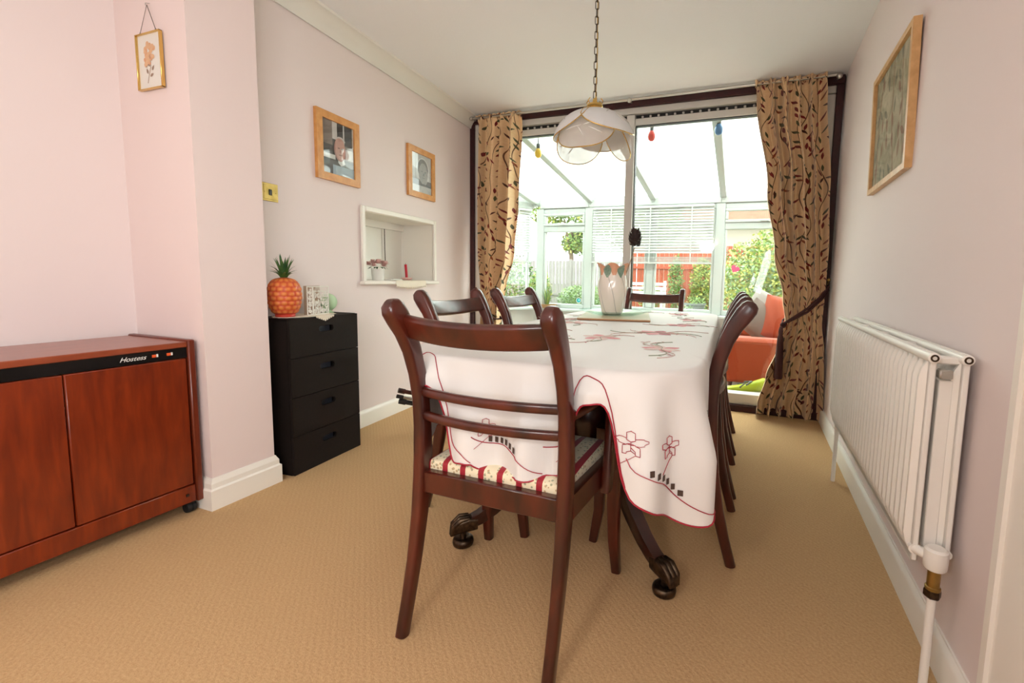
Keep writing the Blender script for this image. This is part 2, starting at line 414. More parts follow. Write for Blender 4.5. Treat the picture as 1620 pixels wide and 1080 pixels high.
    def poly(s, pts, mi=0): return s.add(pts, [tuple(range(len(pts)))], mi)
    def build(s, name, mats, parent=None, ang=40, loc=None, fix=True):
        me = bpy.data.meshes.new(name); me.from_pydata(s.v, [], s.f)
        if not isinstance(mats, (list, tuple)): mats = [mats]
        for x in mats: me.materials.append(MATS[x])
        if len(mats) > 1: me.polygons.foreach_set('material_index', s.m)
        if s.uv:
            ul = me.uv_layers.new(name='UVMap')
            for lp in me.loops: ul.data[lp.index].uv = s.uv[lp.vertex_index]
        if fix and len(s.f) < 60000:
            import bmesh
            bm = bmesh.new(); bm.from_mesh(me); bmesh.ops.recalc_face_normals(bm, faces=bm.faces); bm.to_mesh(me); bm.free()
        if ang: 
            me.polygons.foreach_set('use_smooth', [True]*len(me.polygons)); me.set_sharp_from_angle(angle=math.radians(ang))
        o = bpy.data.objects.new(name, me); COL.objects.link(o)
        if parent is not None: o.parent = parent
        if loc is not None: o.location = loc
        return o
def tag(o, label, cat=None, group=None, kind=None):
    o['label'] = label
    if cat: o['category'] = cat
    if group: o['group'] = group
    if kind: o['kind'] = kind
    return o
def thing(name, label, cat, loc=(0, 0, 0), rz=0., group=None):
    o = bpy.data.objects.new(name, None); COL.objects.link(o); o.location = loc; o.rotation_euler = (0, 0, rz); o.empty_display_size = .1
    return tag(o, label, cat, group)
def struct(name, label, loc=(0, 0, 0), rz=0.):
    o = bpy.data.objects.new(name, None); COL.objects.link(o); o.location = loc; o.rotation_euler = (0, 0, rz)
    o['label'] = label; o['kind'] = 'structure'; return o
def S(o, label): o['kind'] = 'structure'; o['label'] = label; return o
def clone(root, loc, rz, label, group=None):
    r = root.copy(); COL.objects.link(r); r.location = loc; r.rotation_euler = (0, 0, rz); r['label'] = label
    if group: r['group'] = group
    for ch in list(root.children):
        c = ch.copy(); COL.objects.link(c); c.parent = r
        for g in list(ch.children):
            d = g.copy(); COL.objects.link(d); d.parent = c
    return r
def lerp(a, b, t): return a+(b-a)*t
def interp(x, xs, ys):
    if x <= xs[0]: return ys[0]
    for i in range(len(xs)-1):
        if x <= xs[i+1]:
            t = (x-xs[i])/(xs[i+1]-xs[i]); return ys[i]+(ys[i+1]-ys[i])*t
    return ys[-1]
def smooth_interp(x, xs, ys):
    if x <= xs[0]: return ys[0]
    for i in range(len(xs)-1):
        if x <= xs[i+1]:
            t = (x-xs[i])/(xs[i+1]-xs[i]); t = t*t*(3-2*t); return ys[i]+(ys[i+1]-ys[i])*t
    return ys[-1]
# ================================================================ THE ROOM
ZC = 2.345
def xL(y): return -2.257-.0705*(y-2.91)
def xR(y): return .572+.0287*(y-2.91)
AL = math.atan(.0705); AR = PI-math.atan(.0287)
def quadwall(mb, a, b, t, z0, z1, mi=0):
    """wall slab: plan line a->b, thickened by vector t"""
    a, b, t = Vector((*a, 0)), Vector((*b, 0)), Vector((*t, 0))
    P = [a, b, b+t, a+t]
    mb.prism([(p.x, p.y, z0) for p in P], (0, 0, z1-z0), mi); return mb
fl = MB(); fl.b2((-2.7, -3.4, -.12), (.8, 3.52, 0)); S(fl.build('floor', 'carpet', ang=0), 'sand beige looped carpet over the whole room floor')
ce = MB(); ce.b2((-2.7, -3.4, ZC), (.8, 3.8, ZC+.12)); S(ce.build('ceiling', 'ceiling_paint', ang=0), 'pale beige painted ceiling with faint texture')
# left wall with serving hatch opening
HY0, HY1, HZ0, HZ1 = 2.205, 2.925, .925, 1.352
lw = MB()
def lwb(y0, y1, z0, z1, o0=0., o1=-.16): quadwall(lw, (xL(y0)+o0, y0), (xL(y1)+o0, y1), (o1-o0, 0), z0, z1)
E_ = .018
lwb(1.40, HY0-E_, 0, ZC); lwb(HY1+E_, 3.70, 0, ZC); lwb(HY0-E_, HY1+E_, 0, HZ0-E_); lwb(HY0-E_, HY1+E_, HZ1+E_, ZC)
S(lw.build('wall_left', 'wall_pink', ang=0), 'pale pink wall with pictures and serving hatch')
pw = MB(); pw.b2((-2.62, 1.146, 0), (-1.969, 1.405, ZC)); S(pw.build('wall_pier', 'wall_pink_shaded', ang=0), 'pink pier jutting out beside the wooden trolley cabinet')
aw = MB(); aw.b2((-2.62, -3.4, 0), (-2.40, 1.146, ZC)); S(aw.build('wall_alcove', 'wall_pink', ang=0), 'pale pink alcove wall behind the wooden trolley cabinet')
rw = MB(); quadwall(rw, (xR(-3.4), -3.4), (xR(3.72), 3.72), (.2, 0), 0, ZC); S(rw.build('wall_right', 'wall_pink', ang=0), 'pale pink wall above the radiator')
bw = MB(); bw.b2((-2.62, -3.5, 0), (.8, -3.3, ZC)); S(bw.build('wall_back', 'wall_pink', ang=0), 'pink wall at the lounge end of the room')
ww = MB(); ww.b2((-4.2, 3.55, 0), (-2.305, 3.78, 3.0)); ww.b2((.60, 3.56, 0), (2.4, 3.78, 3.0)); ww.b2((-2.305, 3.55, ZC), (.60, 3.78, 3.0))
S(ww.build('wall_window', 'dwarf_wall', ang=0), 'house wall around the patio door opening')
# door casing, and an added unseen window frame around the fill light
tr = MB(); quadwall(tr, (xR(1.01), .93), (xR(1.01), 1.055), (-.022, 0), 0, 2.1); quadwall(tr, (xR(1.01)-.022, 1.035), (xR(1.01)-.022, 1.055), (-.008, 0), 0, 2.1)
S(tr.build('trim_1', 'gloss_white', ang=0), 'white door casing at the near end of the right wall')
wf = struct('window_1', 'added window frame around the fill light, unseen behind the camera', (xR(-1.15)-.012, -1.15, 1.45), AR)
for y0, y1, z0, z1 in ((-1.03, 1.03, .69, .76), (-1.03, 1.03, -.76, -.69), (-1.03, -.96, -.69, .69), (.96, 1.03, -.69, .69)):
    q = MB(); q.b2((-.01, y0, z0), (.03, y1, z1), .006); q.build('frame_bar', 'gloss_white', wf)
# skirting boards: moulded section swept along plan lines
def skirt(name, pts, label, h=.105, t=.016, prof=None):
    pf = prof or [(0, 0), (t, 0), (t, h*.80), (t*.75, h*.90), (t*.35, h*.96), (t*.3, h), (0, h)]
    mb = MB(); n = len(pts); rings = []
    for i, p in enumerate(pts):
        p = Vector(p)
        d0 = (Vector(pts[i])-Vector(pts[i-1])).normalized() if i > 0 else None
        d1 = (Vector(pts[i+1])-Vector(pts[i])).normalized() if i < n-1 else None
        nn = []
        for d in (d0, d1):
            if d is not None: nn.append(Vector((d.y, -d.x)))
        if len(nn) == 2: k = (nn[0]+nn[1]); k = k/max(.3, (1+nn[0].dot(nn[1])))
        else: k = nn[0]
        rings.append([(p.x+k.x*a, p.y+k.y*a, z) for a, z in pf])
    k = len(pf); V = [q for r in rings for q in r]; F = []
    for i in range(n-1):
        for j in range(k): F.append((i*k+j, i*k+(j+1) % k, (i+1)*k+(j+1) % k, (i+1)*k+j))
    F += [tuple(range(k)), tuple(range((n-1)*k, n*k))]
    mb.add(V, F); return S(mb.build(name, 'gloss_white', ang=25), label)
skirt('baseboard_left', [(xL(1.40), 1.40), (xL(3.52), 3.52)], 'white skirting board along the picture wall')
skirt('baseboard_right', [(xR(3.50), 3.50), (xR(1.06), 1.06)], 'white skirting board under the radiator')
skirt('baseboard_alcove', [(-2.40, -3.3), (-2.40, 1.146)], 'white skirting board behind the wooden trolley cabinet')
skirt('baseboard_pier', [(-2.38, 1.146), (-1.969, 1.146), (-1.969, 1.405), (-2.15, 1.405)], 'white moulded skirting board wrapping the pink pier', h=.128, t=.018,
      prof=[(0, 0), (.020, 0), (.020, .082), (.013, .088), (.013, .108), (.006, .122), (.004, .128), (0, .128)])
# coving
def cove(name, a, b, label):
    mb = MB(); pf = [(0, 0), (.006, -.092), (.012, -.092), (.016, -.075), (.03, -.05), (.05, -.028), (.076, -.014), (.088, -.012), (.092, 0)]
    rings = []
    for p in (a, b): rings.append([(p[0]+q[0], p[1], ZC+q[1]) for q in pf])
    k = len(pf); F = [(i, i+1, k+i+1, k+i) for i in range(k-1)]+[tuple(range(k)), tuple(range(k, 2*k))]
    mb.add(rings[0]+rings[1], F); return S(mb.build(name, 'cornice_white', ang=50), label)
cove('trim_2', (xL(1.405), 1.405), (xL(3.55), 3.55), 'white coved cornice along the picture wall')
# serving hatch: lining, architrave, sill
hm = struct('trim_3', 'white painted serving hatch recess with moulded frame', (xL(2.565), 2.565, 0), AL)
a = (HY1-HY0)/2+.004
q = MB(); q.b2((-.30, -a, HZ0-.02), (-.28, .135, HZ1+.02)); q.build('back_panel', 'gloss_white', hm)
q = MB(); q.b2((-.30, .139, HZ0-.02), (-.28, a, HZ1+.02)); q.build('back_panel', 'gloss_white', hm)
q = MB(); q.b2((-.31, .13, HZ0-.02), (-.30, .15, HZ1+.02)); q.build('panel_gap', 'cut_dark', hm)
q = MB(); q.b2((-.30, -a-.012, HZ0), (.0, -a, HZ1)); q.build('side_lining', 'gloss_white', hm)
q = MB(); q.b2((-.30, a, HZ0), (.0, a+.012, HZ1)); q.build('side_lining', 'gloss_white', hm)
q = MB(); q.b2((-.30, -a, HZ1), (.0, a, HZ1+.012)); q.build('head_lining', 'gloss_white', hm)
q = MB(); q.b2((-.28, -a, HZ1-.05), (-.255, a, HZ1)); q.build('head_rail', 'gloss_white', hm)
q = MB(); q.b2((-.30, -a, HZ0-.014), (.0, a, HZ0)); q.build('shelf_board', 'gloss_white', hm)
for y0, y1, z0, z1 in ((-a-.035, -a, HZ0-.005, HZ1+.035), (a, a+.035, HZ0-.005, HZ1+.035), (-a, a, HZ1, HZ1+.035)):
    q = MB(); q.b2((0, y0, z0), (.018, y1, z1), .006); q.build('architrave', 'gloss_white', hm)
q = MB(); q.b2((-.01, -a-.045, HZ0-.026), (.034, a+.045, HZ0-.001), .006); q.build('hatch_sill', 'gloss_white', hm)

# ---------------------------------------------------------------- patio door
pd = struct('door_1', 'wide sliding patio door in a dark timber frame')
def part(par, name, mat, p0, p1, bev=.003):
    q = MB(); q.b2(p0, p1, bev); return q.build(name, mat, par)
X0, X1 = -2.305, .582
part(pd, 'timber_head', 'dark_timber', (X0, 3.515, 2.287), (X1, 3.60, ZC))
part(pd, 'timber_jamb', 'dark_timber', (X0, 3.515, 0), (X0+.045, 3.60, 2.287))
part(pd, 'timber_jamb', 'dark_timber', (X1-.045, 3.515, 0), (X1, 3.60, 2.287))
part(pd, 'timber_sill', 'dark_timber', (X0, 3.505, .0), (X1, 3.62, .05))
a0, a1 = X0+.045, X1-.045
part(pd, 'head_rail', 'patio_white', (a0, 3.535, 2.240), (a1, 3.62, 2.287))
part(pd, 'bottom_rail', 'patio_white', (a0, 3.535, .05), (a1, 3.64, .13))
part(pd, 'side_stile', 'patio_white', (a0, 3.535, .13), (a0+.075, 3.62, 2.240))
part(pd, 'side_stile', 'patio_white', (a1-.075, 3.535, .13), (a1, 3.62, 2.232))
part(pd, 'meeting_stile', 'patio_white', (-.892, 3.53, .13), (-.828, 3.62, 2.232))
part(pd, 'stile_gasket', 'black', (-.828, 3.56, .13), (-.821, 3.61, 2.15), 0)
for x0, x1 in ((a0+.075, -.892), (-.828, a1-.075)):
    part(pd, 'vent_strip', 'black', (x0, 3.575, 2.208), (x1, 3.61, 2.240), 0)
    q = MB(); n = int((x1-x0)/.062)
    for i in range(n): q.box((x0+.05+i*.062, 3.574, 2.224), (.017, .012, .016), .003)
    q.build('vent_louvres', 'patio_white', pd)
    part(pd, 'sash_rail', 'patio_white', (x0, 3.55, 2.160), (x1, 3.61, 2.208))
    part(pd, 'glazing_bead', 'black', (x0, 3.565, 2.154), (x1, 3.60, 2.160), 0)
    part(pd, 'pane', 'pane_glass', (x0, 3.583, .13), (x1, 3.589, 2.160), 0)
# ---------------------------------------------------------------- conservatory
cf = MB(); cf.b2((-3.6, 3.6, -.1), (1.9, 6.0, -.002)); S(cf.build('floor_conservatory', 'tile_floor', ang=0), 'pale floor of the conservatory')
YF = 5.80
FL = [(-3.35, 3.78), (-3.35, 5.0), (-2.74, YF), (1.75, YF), (1.75, 3.78)]
dw = MB()
for a, b in zip(FL[:-1], FL[1:]):
    d = (Vector(b)-Vector(a)).normalized(); t = Vector((-d.y, d.x))*.12
    quadwall(dw, a, b, t, 0, .53)
S(dw.build('wall_conservatory', 'dwarf_wall', ang=0), 'low cream wall under the conservatory windows')
def roofz(y): return 2.27-.128*(y-3.65)
wn = [0]
def wunit(a, b, cols, light=True, label='', sill=True, z0=.55, z1=1.90, end=False):
    """window unit from plan point a to b; local x along it, local +y outwards"""
    a, b = Vector(a), Vector(b); d = b-a; Lw = d.length; ang = math.atan2(d.y, d.x)
    wn[0] += 1
    r = struct('window_%d' % (wn[0]+1), label, (a.x, a.y, 0), ang)
    def bar(n, p0, p1): part(r, n, 'upvc', p0, p1, .006)
    bar('post', (-.055, -.04, z0), (.055, .05, z1+.004))
    if end: bar('post', (Lw-.055, -.04, z0), (Lw+.055, .05, z1+.004))
    bar('bottom_rail', (.055, -.03, z0), (Lw-.055, .04, z0+.06)); bar('top_rail', (.055, -.03, z1-.06), (Lw-.055, .04, z1))
    if sill: bar('sill', (0, -.16, z0-.03), (Lw, .07, z0))
    bar('eaves_beam', (0, -.05, z1+.005), (Lw, .06, z1+.10))
    xs = [.055+(Lw-.11)*i/cols for i in range(cols+1)]
    for x in xs[1:-1]: bar('mullion', (x-.045, -.035, z0+.06), (x+.045, .045, z1-.06))
    for x0, x1 in zip(xs[:-1], xs[1:]):
        x0 += .0 if x0 == xs[0] else .045; x1 -= .0 if x1 == xs[-1] else .045
        if light:
            zt = 1.63
            bar('transom', (x0, -.035, zt-.04), (x1, .045, zt+.04))
            for u0, u1, v0, v1 in ((x0, x1, zt+.04, zt+.075), (x0, x1, z1-.095, z1-.06), (x0, x0+.035, zt+.075, z1-.095), (x1-.035, x1, zt+.075, z1-.095)):
                bar('top_light_sash', (u0, -.05, v0), (u1, .03, v1))
            q = MB(); q.box(((x0+x1)/2, -.062, zt+.055), (.09, .02, .018), .006); q.build('latch', 'upvc', r)
        for u0, u1, v0, v1 in ((x0, x0+.03, z0+.06, (1.59 if light else z1-.06)), (x1-.03, x1, z0+.06, (1.59 if light else z1-.06))):
            bar('glazing_bead', (u0, -.03, v0), (u1, .03, v1))
        part(r, 'pane', 'pane_glass', (x0, .0, z0+.06), (x1, .006, z1-.06), 0)
    return r
wunit((-2.64, YF), (-1.93, YF), 1, True, 'conservatory window with top light looking onto the white fence')
wunit((-1.93, YF), (-.26, YF), 2, False, 'wide conservatory window behind the long slatted blind')
wunit((-.26, YF), (.72, YF), 1, True, 'conservatory window with top light in front of the rose bushes')
wunit((.72, YF), (1.75, YF), 1, True, 'conservatory window behind the right curtain')
wunit((-3.35, 5.0), (-2.78, YF), 1, False, 'angled conservatory window beside the left curtain', end=False)
wunit((-3.35, 3.80), (-3.35, 5.0), 1, False, 'side conservatory window hidden by the left curtain')
wunit((1.75, YF), (1.75, 3.80), 1, False, 'side conservatory window hidden by the right curtain', end=True)
# eaves infill and roof
rf = struct('roof_conservatory', 'sloping white conservatory roof of translucent panels and rafters')
RX = [-3.42, -2.72, -1.92, -1.08, -.24, .62, 1.80]
for x0, x1 in zip(RX[:-1], RX[1:]):
    y1 = 5.90
    P = [(x0, 3.70), (x1, 3.70), (x1, y1), (x0, y1)]
    if x0 < -3: P = [(x0, 3.70), (x1, 3.70), (x1, y1), (x0, 5.02)]
    q = MB(); q.prism([(x, y, roofz(y)+.05) for x, y in P], (0, 0, .02)); q.build('roof_panel', 'polycarbonate', rf, 0)
for x in RX[1:-1]+[1.77]:
    q = MB(); q.sweep([(x, 3.70, roofz(3.7)+.005), (x, 5.86, roofz(5.86)+.005)], rrect(.075, .085, .012, 2), side=(1, 0, 0)); q.build('rafter', 'upvc', rf)
    q = MB(); q.box((x, 5.77, roofz(5.77)-.04), (.055, .05, .05), .01); q.build('rafter_foot', 'upvc', rf)
part(rf, 'wall_plate', 'upvc', (-3.4, 3.70, 2.20), (1.8, 3.76, 2.33))
part(rf, 'front_gutter_board', 'upvc', (-2.80, 5.83, 1.97), (1.85, 5.92, 2.07))
q = MB(); quadwall(q, (-3.38, 5.0), (-2.78, 5.80), (.02, -.015), 1.98, 2.14); q.build('eaves_infill', 'upvc', rf)
q = MB(); quadwall(q, (-3.38, 3.7), (-3.38, 5.0), (.02, 0), 1.98, 2.3); q.build('eaves_infill', 'upvc', rf)
q = MB(); quadwall(q, (1.76, 3.7), (1.76, 5.85), (.02, 0), 1.98, 2.3); q.build('eaves_infill', 'upvc', rf)
# slatted blinds
def blind(a, b, label, inset=.085, zt=1.89, zb=1.17):
    a, b = Vector(a), Vector(b); d = (b-a); Lw = d.length; ang = math.atan2(d.y, d.x); nrm = Vector((d.y, -d.x)).normalized()
    p = a+nrm*inset
    r = thing('venetian_blind', label, 'blind', (p.x, p.y, 0), ang, 'white slatted blinds in the conservatory')
    q = MB(); q.b2((0, -.025, zt-.03), (Lw, .025, zt), .004); q.build('head_box', 'slat', r)
    sl = MB(); R = Matrix.Rotation(math.radians(57), 3, 'X'); sl.box((Lw/2, 0, 0), (Lw, .037, .003), 0, mat=R); s0 = None
    n = 16; zs = [zt-.050-i*.0348 for i in range(n)]
    for i, z in enumerate(zs):
        if s0 is None: s0 = sl.build('slat', 'slat', r, 0); o = s0
        else: o = s0.copy(); COL.objects.link(o); o.parent = r
        o.location = (0, 0, z)
    q = MB()
    for i in range(7): q.b2((0, -.024, zb+.022+i*.010), (Lw, .024, zb+.026+i*.010))
    q.build('slat_stack', 'slat', r, 0)
    q = MB(); q.b2((0, -.025, zb), (Lw, .025, zb+.02), .004); q.build('bottom_rail', 'slat', r)
    k = max(2, int(Lw/.4))
    for i in range(k):
        x = Lw*(i+.5)/k; q = MB(); q.b2((x-.008, -.029, zb), (x+.008, -.027, zt)); q.build('ladder_tape', 'slat', r, 0)
    return r
blind((-1.855, YF), (-.335, YF), 'long white slatted blind half lowered behind the tall vase')
blind((-3.28, 5.07), (-2.80, 5.73), 'short white slatted blind beside the left patterned curtain')
# ================================================================ FURNITURE
# ---------------------------------------------------------------- chairs
def make_chair(label, hw=.197, fw_=.215, arms=False, group=None):
    r = thing('dining_chair', label, 'chair', group=group)
    # rear posts: sabre leg below, swept-back stile with scrolled head above
    yz = [(-.288, 0), (-.262, .09), (-.236, .19), (-.213, .31), (-.200, .41), (-.196, .47), (-.197, .56), (-.203, .64), (-.216, .71), (-.236, .775), (-.260, .825), (-.284, .862), (-.300, .884), (-.309, .897), (-.3135, .9035)]
    th = [.034, .036, .040, .046, .052, .053, .048, .045, .046, .049, .054, .060, .058, .044, .018]
    lt = [.030, .030, .031, .033, .034, .034, .033, .032, .033, .035, .037, .040, .041, .036, .022]
    for s in (-1, 1):
        q = MB(); q.sweep([(s*hw, y, z) for y, z in yz], [rrect(a, b, min(a, b)*.34, 3) for a, b in zip(lt, th)], side=(1, 0, 0))
        q.build('rear_post', 'mahogany', r)
    # crest rail, bowed towards the sitter's back
    n = 15; q = MB(); path = []; secs = []
    for i in range(n):
        t = -1+2*i/(n-1); path.append((t*(hw-.012), -.262-.030*(1-t*t), .838-.010*(1-t*t))); secs.append(rrect(.066, .024, .009, 3))
    q.sweep(path, secs, side=(0, -.42, .9)); q.build('crest_rail', 'mahogany', r)
    for z, yb in ((.655, -.205), (.588, -.200)):
        q = MB(); q.sweep([((-1+2*i/10)*(hw-.010), yb-.030*(1-(-1+2*i/10)**2), z) for i in range(11)], rrect(.025, .020, .008, 3), side=(0, 0, 1)); q.build('back_rail', 'mahogany', r)
    # seat frame
    for s in (-1, 1):
        q = MB(); q.prism([(s*(hw-.014), -.19, .372), (s*(hw+.014), -.19, .372), (s*(fw_+.014), .175, .372), (s*(fw_-.014), .175, .372)], (0, 0, .062)); q.build('side_rail', 'mahogany', r, 20)
    q = MB(); q.b2((-hw+.012, -.214, .372), (hw-.012, -.188, .434), .004); q.build('seat_back_rail', 'mahogany', r)
    q = MB(); q.b2((-fw_+.01, .162, .372), (fw_-.01, .190, .434), .004); q.build('seat_front_rail', 'mahogany', r)
    # front legs, gentle sabre
    for s in (-1, 1):
        q = MB(); q.sweep([(s*fw_, .172, .434), (s*fw_, .172, .36), (s*fw_, .176, .25), (s*(fw_+.004), .178, .12), (s*(fw_+.010), .196, 0)], [rrect(a, a, .008, 2) for a in (.042, .042, .040, .036, .030)], side=(1, 0, 0)); q.build('front_leg', 'mahogany', r)
    # drop-in cushion with rounded edges
    q = MB(); H2 = .034
    def cu(u, v):
        a = u*2*PI; sx, sy = math.cos(a), math.sin(a)
        k = max(abs(sx), abs(sy)); sx, sy = sx/k, sy/k
        ins = [.010, 0, 0, .006, .03, .12, .5, 1.0][min(7, int(round(v*7)))]; z = [0, .006, .016, .024, .030, H2+.002, H2+.008, H2+.010][min(7, int(round(v*7)))]
        m = 1-ins; y = -.19+(sy*m+1)/2*.355; hwid = lerp(hw, fw_, (y+.19)/.355)-.013
        return (sx*m*hwid, y, .428+z)
    q.grid(cu, 48, 8, cu=True); q.build('seat_cushion', 'seat_stripe', r, 60)
    if arms:
        for s in (-1, 1):
            P = [(hw+.000, -.205, .642), (hw+.004, -.16, .636), (hw+.014, -.09, .638), (hw+.028, -.01, .650), (hw+.036, .05, .664), (hw+.036, .085, .670), (hw+.034, .105, .664), (hw+.032, .113, .652)]
            W = [(.030, .030), (.032, .026), (.036, .024), (.040, .024), (.042, .025), (.044, .026), (.040, .022), (.026, .012)]
            q = MB(); q.sweep([(s*x, y, z) for x, y, z in P], [rrect(a, b, .009, 3) for a, b in W], side=(1, 0, 0)); q.build('arm', 'mahogany', r)
            P = [(fw_+.018, .025, .360), (fw_+.020, .030, .42), (fw_+.019, .042, .50), (fw_+.017, .055, .58), (fw_+.016, .065, .655)]
            q = MB(); q.sweep([(s*x, y, z) for x, y, z in P], [rrect(.026, a, .008, 3) for a in (.050, .046, .040, .036, .034)], side=(1, 0, 0)); q.build('arm_support', 'mahogany', r)
    return r
G = 'mahogany dining chairs around the table'
ac = make_chair('mahogany carver armchair with striped red seat, nearest the camera', .215, .235, True, G)
ac.location = (-.584, 1.185, 0); ac.rotation_euler = (0, 0, math.radians(-1.0))
c0 = make_chair('mahogany side chair tucked under table, nearest on the radiator side', group=G)
# side chairs: local +Y is the sitter's front
c0.location = (-.268, 1.745, 0); c0.rotation_euler = (0, 0, math.radians(90.5))
clone(c0, (-.271, 2.255, 0), math.radians(91), 'mahogany side chair, middle of the three on the radiator side', G)
clone(c0, (-.275, 2.79, 0), math.radians(91), 'mahogany side chair, farthest of the three on the radiator side', G)
clone(c0, (-.90, 1.675, 0), math.radians(-91), 'mahogany side chair below the serving hatch, nearer of two on that side', G)
clone(c0, (-.90, 2.265, 0), math.radians(-91), 'mahogany side chair in front of the left curtain, farther of two on the hatch side', G)
clone(c0, (-.585, 3.055, 0), PI, 'mahogany side chair at the far end of the table before the window', G)

# ---------------------------------------------------------------- table
TC = Vector((-.538, 2.12)); TRZ = math.radians(1.3); THX, THY, TRAD, TZ = .423, 1.080, .20, .745
tb = thing('dining_table', 'mahogany pedestal dining table hidden under the embroidered cloth', 'table', (TC.x, TC.y, 0), TRZ)
q = MB(); q.prism([(x, y, TZ-.03) for x, y in rrect(2*THX, 2*THY, TRAD, 6)], (0, 0, .027)); q.build('table_top', 'mahogany_dark', tb, 30)
q = MB(); q.b2((-.34, -.85, TZ-.10), (.34, .85, TZ-.031), .005); q.build('apron', 'mahogany_dark', tb)
for s in (-1, 1):
    yc = s*.50
    q = MB(); q.lathe([(.0, .25), (.075, .25), (.085, .27), (.07, .30), (.05, .33), (.06, .36), (.075, .42), (.07, .48), (.045, .54), (.04, .60), (.06, .63), (.09, TZ-.10)], 20, (0, yc, 0)); q.build('pedestal_column', 'mahogany_dark', tb)
    for k in (-1, 1):
        tip = Vector((k*.345-.01, yc+s*.285, .075)); base = Vector((k*.05, yc+s*.045, .33))
        d = Vector((tip.x-base.x, tip.y-base.y, 0)); sd = Vector((d.y, -d.x, 0)).normalized()
        path = [base+d*t+Vector((0, 0, h)) for t, h in ((0, 0), (.12, .015), (.28, -.015), (.45, -.085), (.62, -.155), (.78, -.207), (.9, -.235), (1.0, -.25))]
        # reeded section: three rounded ribs on the upper face
        def reed(w, h):
            P = []
            for i in range(13):
                a = i/12; P.append((w*(.5-a), h*.38+h*.12*abs(math.sin(a*3*PI))))
            return P+[(-w*.5, -h*.5), (w*.5, -h*.5)]
        q = MB(); q.sweep(path, [reed(a, b) for a, b in ((.058, .075), (.056, .070), (.052, .064), (.048, .058), (.045, .052), (.042, .047), (.040, .043), (.038, .040))], side=sd)
        lg = q.build('pedestal_leg', 'mahogany_dark', tb, 50)
        dn = d.normalized()
        q = MB(); e = tip+dn*.02
        q.sweep([tip-dn*.03+Vector((0, 0, .005)), tip+Vector((0, 0, .006)), tip+dn*.03+Vector((0, 0, .002)), tip+dn*.052+Vector((0, 0, -.012)), tip+dn*.060+Vector((0, 0, -.028))], [rrect(a, b, .012, 3) for a, b in ((.044, .046), (.050, .052), (.050, .048), (.042, .036), (.030, .02))], side=sd)
        for j in (-1, 0, 1):
            q.tube([tip+sd*(j*.015)+Vector((0, 0, .028)), tip+dn*.03+sd*(j*.017)+Vector((0, 0, .026)), tip+dn*.055+sd*(j*.017)+Vector((0, 0, .004)), tip+dn*.062+sd*(j*.016)+Vector((0, 0, -.026))], [.008, .010, .009, .005], 7)
        q.build('claw_foot', 'old_brass', tb, 60)
        q = MB(); q.tube([e+Vector((0, 0, -.05)), e+Vector((0, 0, -.005))], .011, 8); q.build('castor_stem', 'old_brass', tb)
        q = MB(); q.lathe([(.010, -.013), (.030, -.015), (.036, -.010), (.038, 0), (.036, .010), (.030, .015), (.010, .013)], 18, (e.x, e.y, .0155)); q.build('castor_wheel', 'old_brass', tb, 50)
q = MB(); q.tube([(0, -.48, .30), (0, .48, .30)], .02, 10); q.build('stretcher', 'mahogany_dark', tb)

# ---------------------------------------------------------------- tablecloth
random.seed(4)
PER = rrect(2*THX+.012, 2*THY+.012, TRAD, 60)
def perim(P, step=.008):
    """uniform samples along a closed outline"""
    n = len(P); cum = [0]
    for i in range(n): cum.append(cum[-1]+(Vector(P[(i+1) % n])-Vector(P[i])).length)
    L_ = cum[-1]; k = int(L_/step); out = []; j = 0
    for i in range(k):
        s = L_*i/k
        while cum[j+1] < s: j += 1
        t = (s-cum[j])/max(1e-9, cum[j+1]-cum[j]); out.append((Vector(P[j]).lerp(Vector(P[(j+1) % n]), t), s))
    return out, L_
PP, PLEN = perim(PER)
NP = len(PP)
nrm = []
for i in range(NP):
    t = PP[(i+5) % NP][0]-PP[i-5][0]; t.normalize(); nrm.append(Vector((t.y, -t.x)))
def bumpf(x, c, w): return math.exp(-((x-c)/w)**2)
def bump4(x, c, w): return math.exp(-((x-c)/w)**4)
def cornerness(p):
    dx = max(0, abs(p.x)-(THX-TRAD-.06)); dy = max(0, abs(p.y)-(THY-TRAD-.06)); return min(1, (min(dx, dy)/.16))
NX0, NX1 = -.282, .196                                   # where the armchair's arms lift the near fall
def hem(i):
    """drop of the cloth edge below the table top at perimeter sample i"""
    p, s = PP[i]; c = cornerness(p)
    Lh = .268+.045*c
    if p.y < -THY+.25:
        Lh += .020*max(0, 1-abs(p.x+.03)/.25)+.012*math.sin(p.x*36-.6)
        Lh -= (Lh-.058)*max(bump4(p.x, NX1, .062), bump4(p.x, NX0, .062))
        Lh += .055*bumpf(p.x, .42, .07)
    return Lh
def fold(i, d):
    """outward bulge of the hanging cloth"""
    p, s = PP[i]; c = cornerness(p); t = d; k = min(1, t/.22)
    w_ = .5+.5*math.sin(s*2*PI/.155+1.3*math.sin(s*2.1)+.9)
    o = (.010+.052*c)*w_*k+.012*c*k
    if p.x < 0: o *= .45
    if p.x < -.30 and p.y < -THY+.45: o -= .035*k*min(1, (-.30-p.x)/.06)
    if p.y < -THY+.25:
        o += .034*min(1, t/.05)*(bumpf(p.x, NX1, .06)+bumpf(p.x, NX0, .05))*(1-.6*min(1, max(0, t-.06)/.1))
        if NX0 < p.x < NX1: o += .012*k*k+.017*math.sin(p.x*36+.9)*k*min(1, (p.x-NX0)/.06, (NX1-p.x)/.06)
    if abs(p.x) > THX-.12 and abs(p.y) < THY-.25: o = .004+.005*w_*k
    return o
SC = PLEN/round(PLEN/.205)
def scallop(s): return .030*abs(math.sin(PI*s/SC))
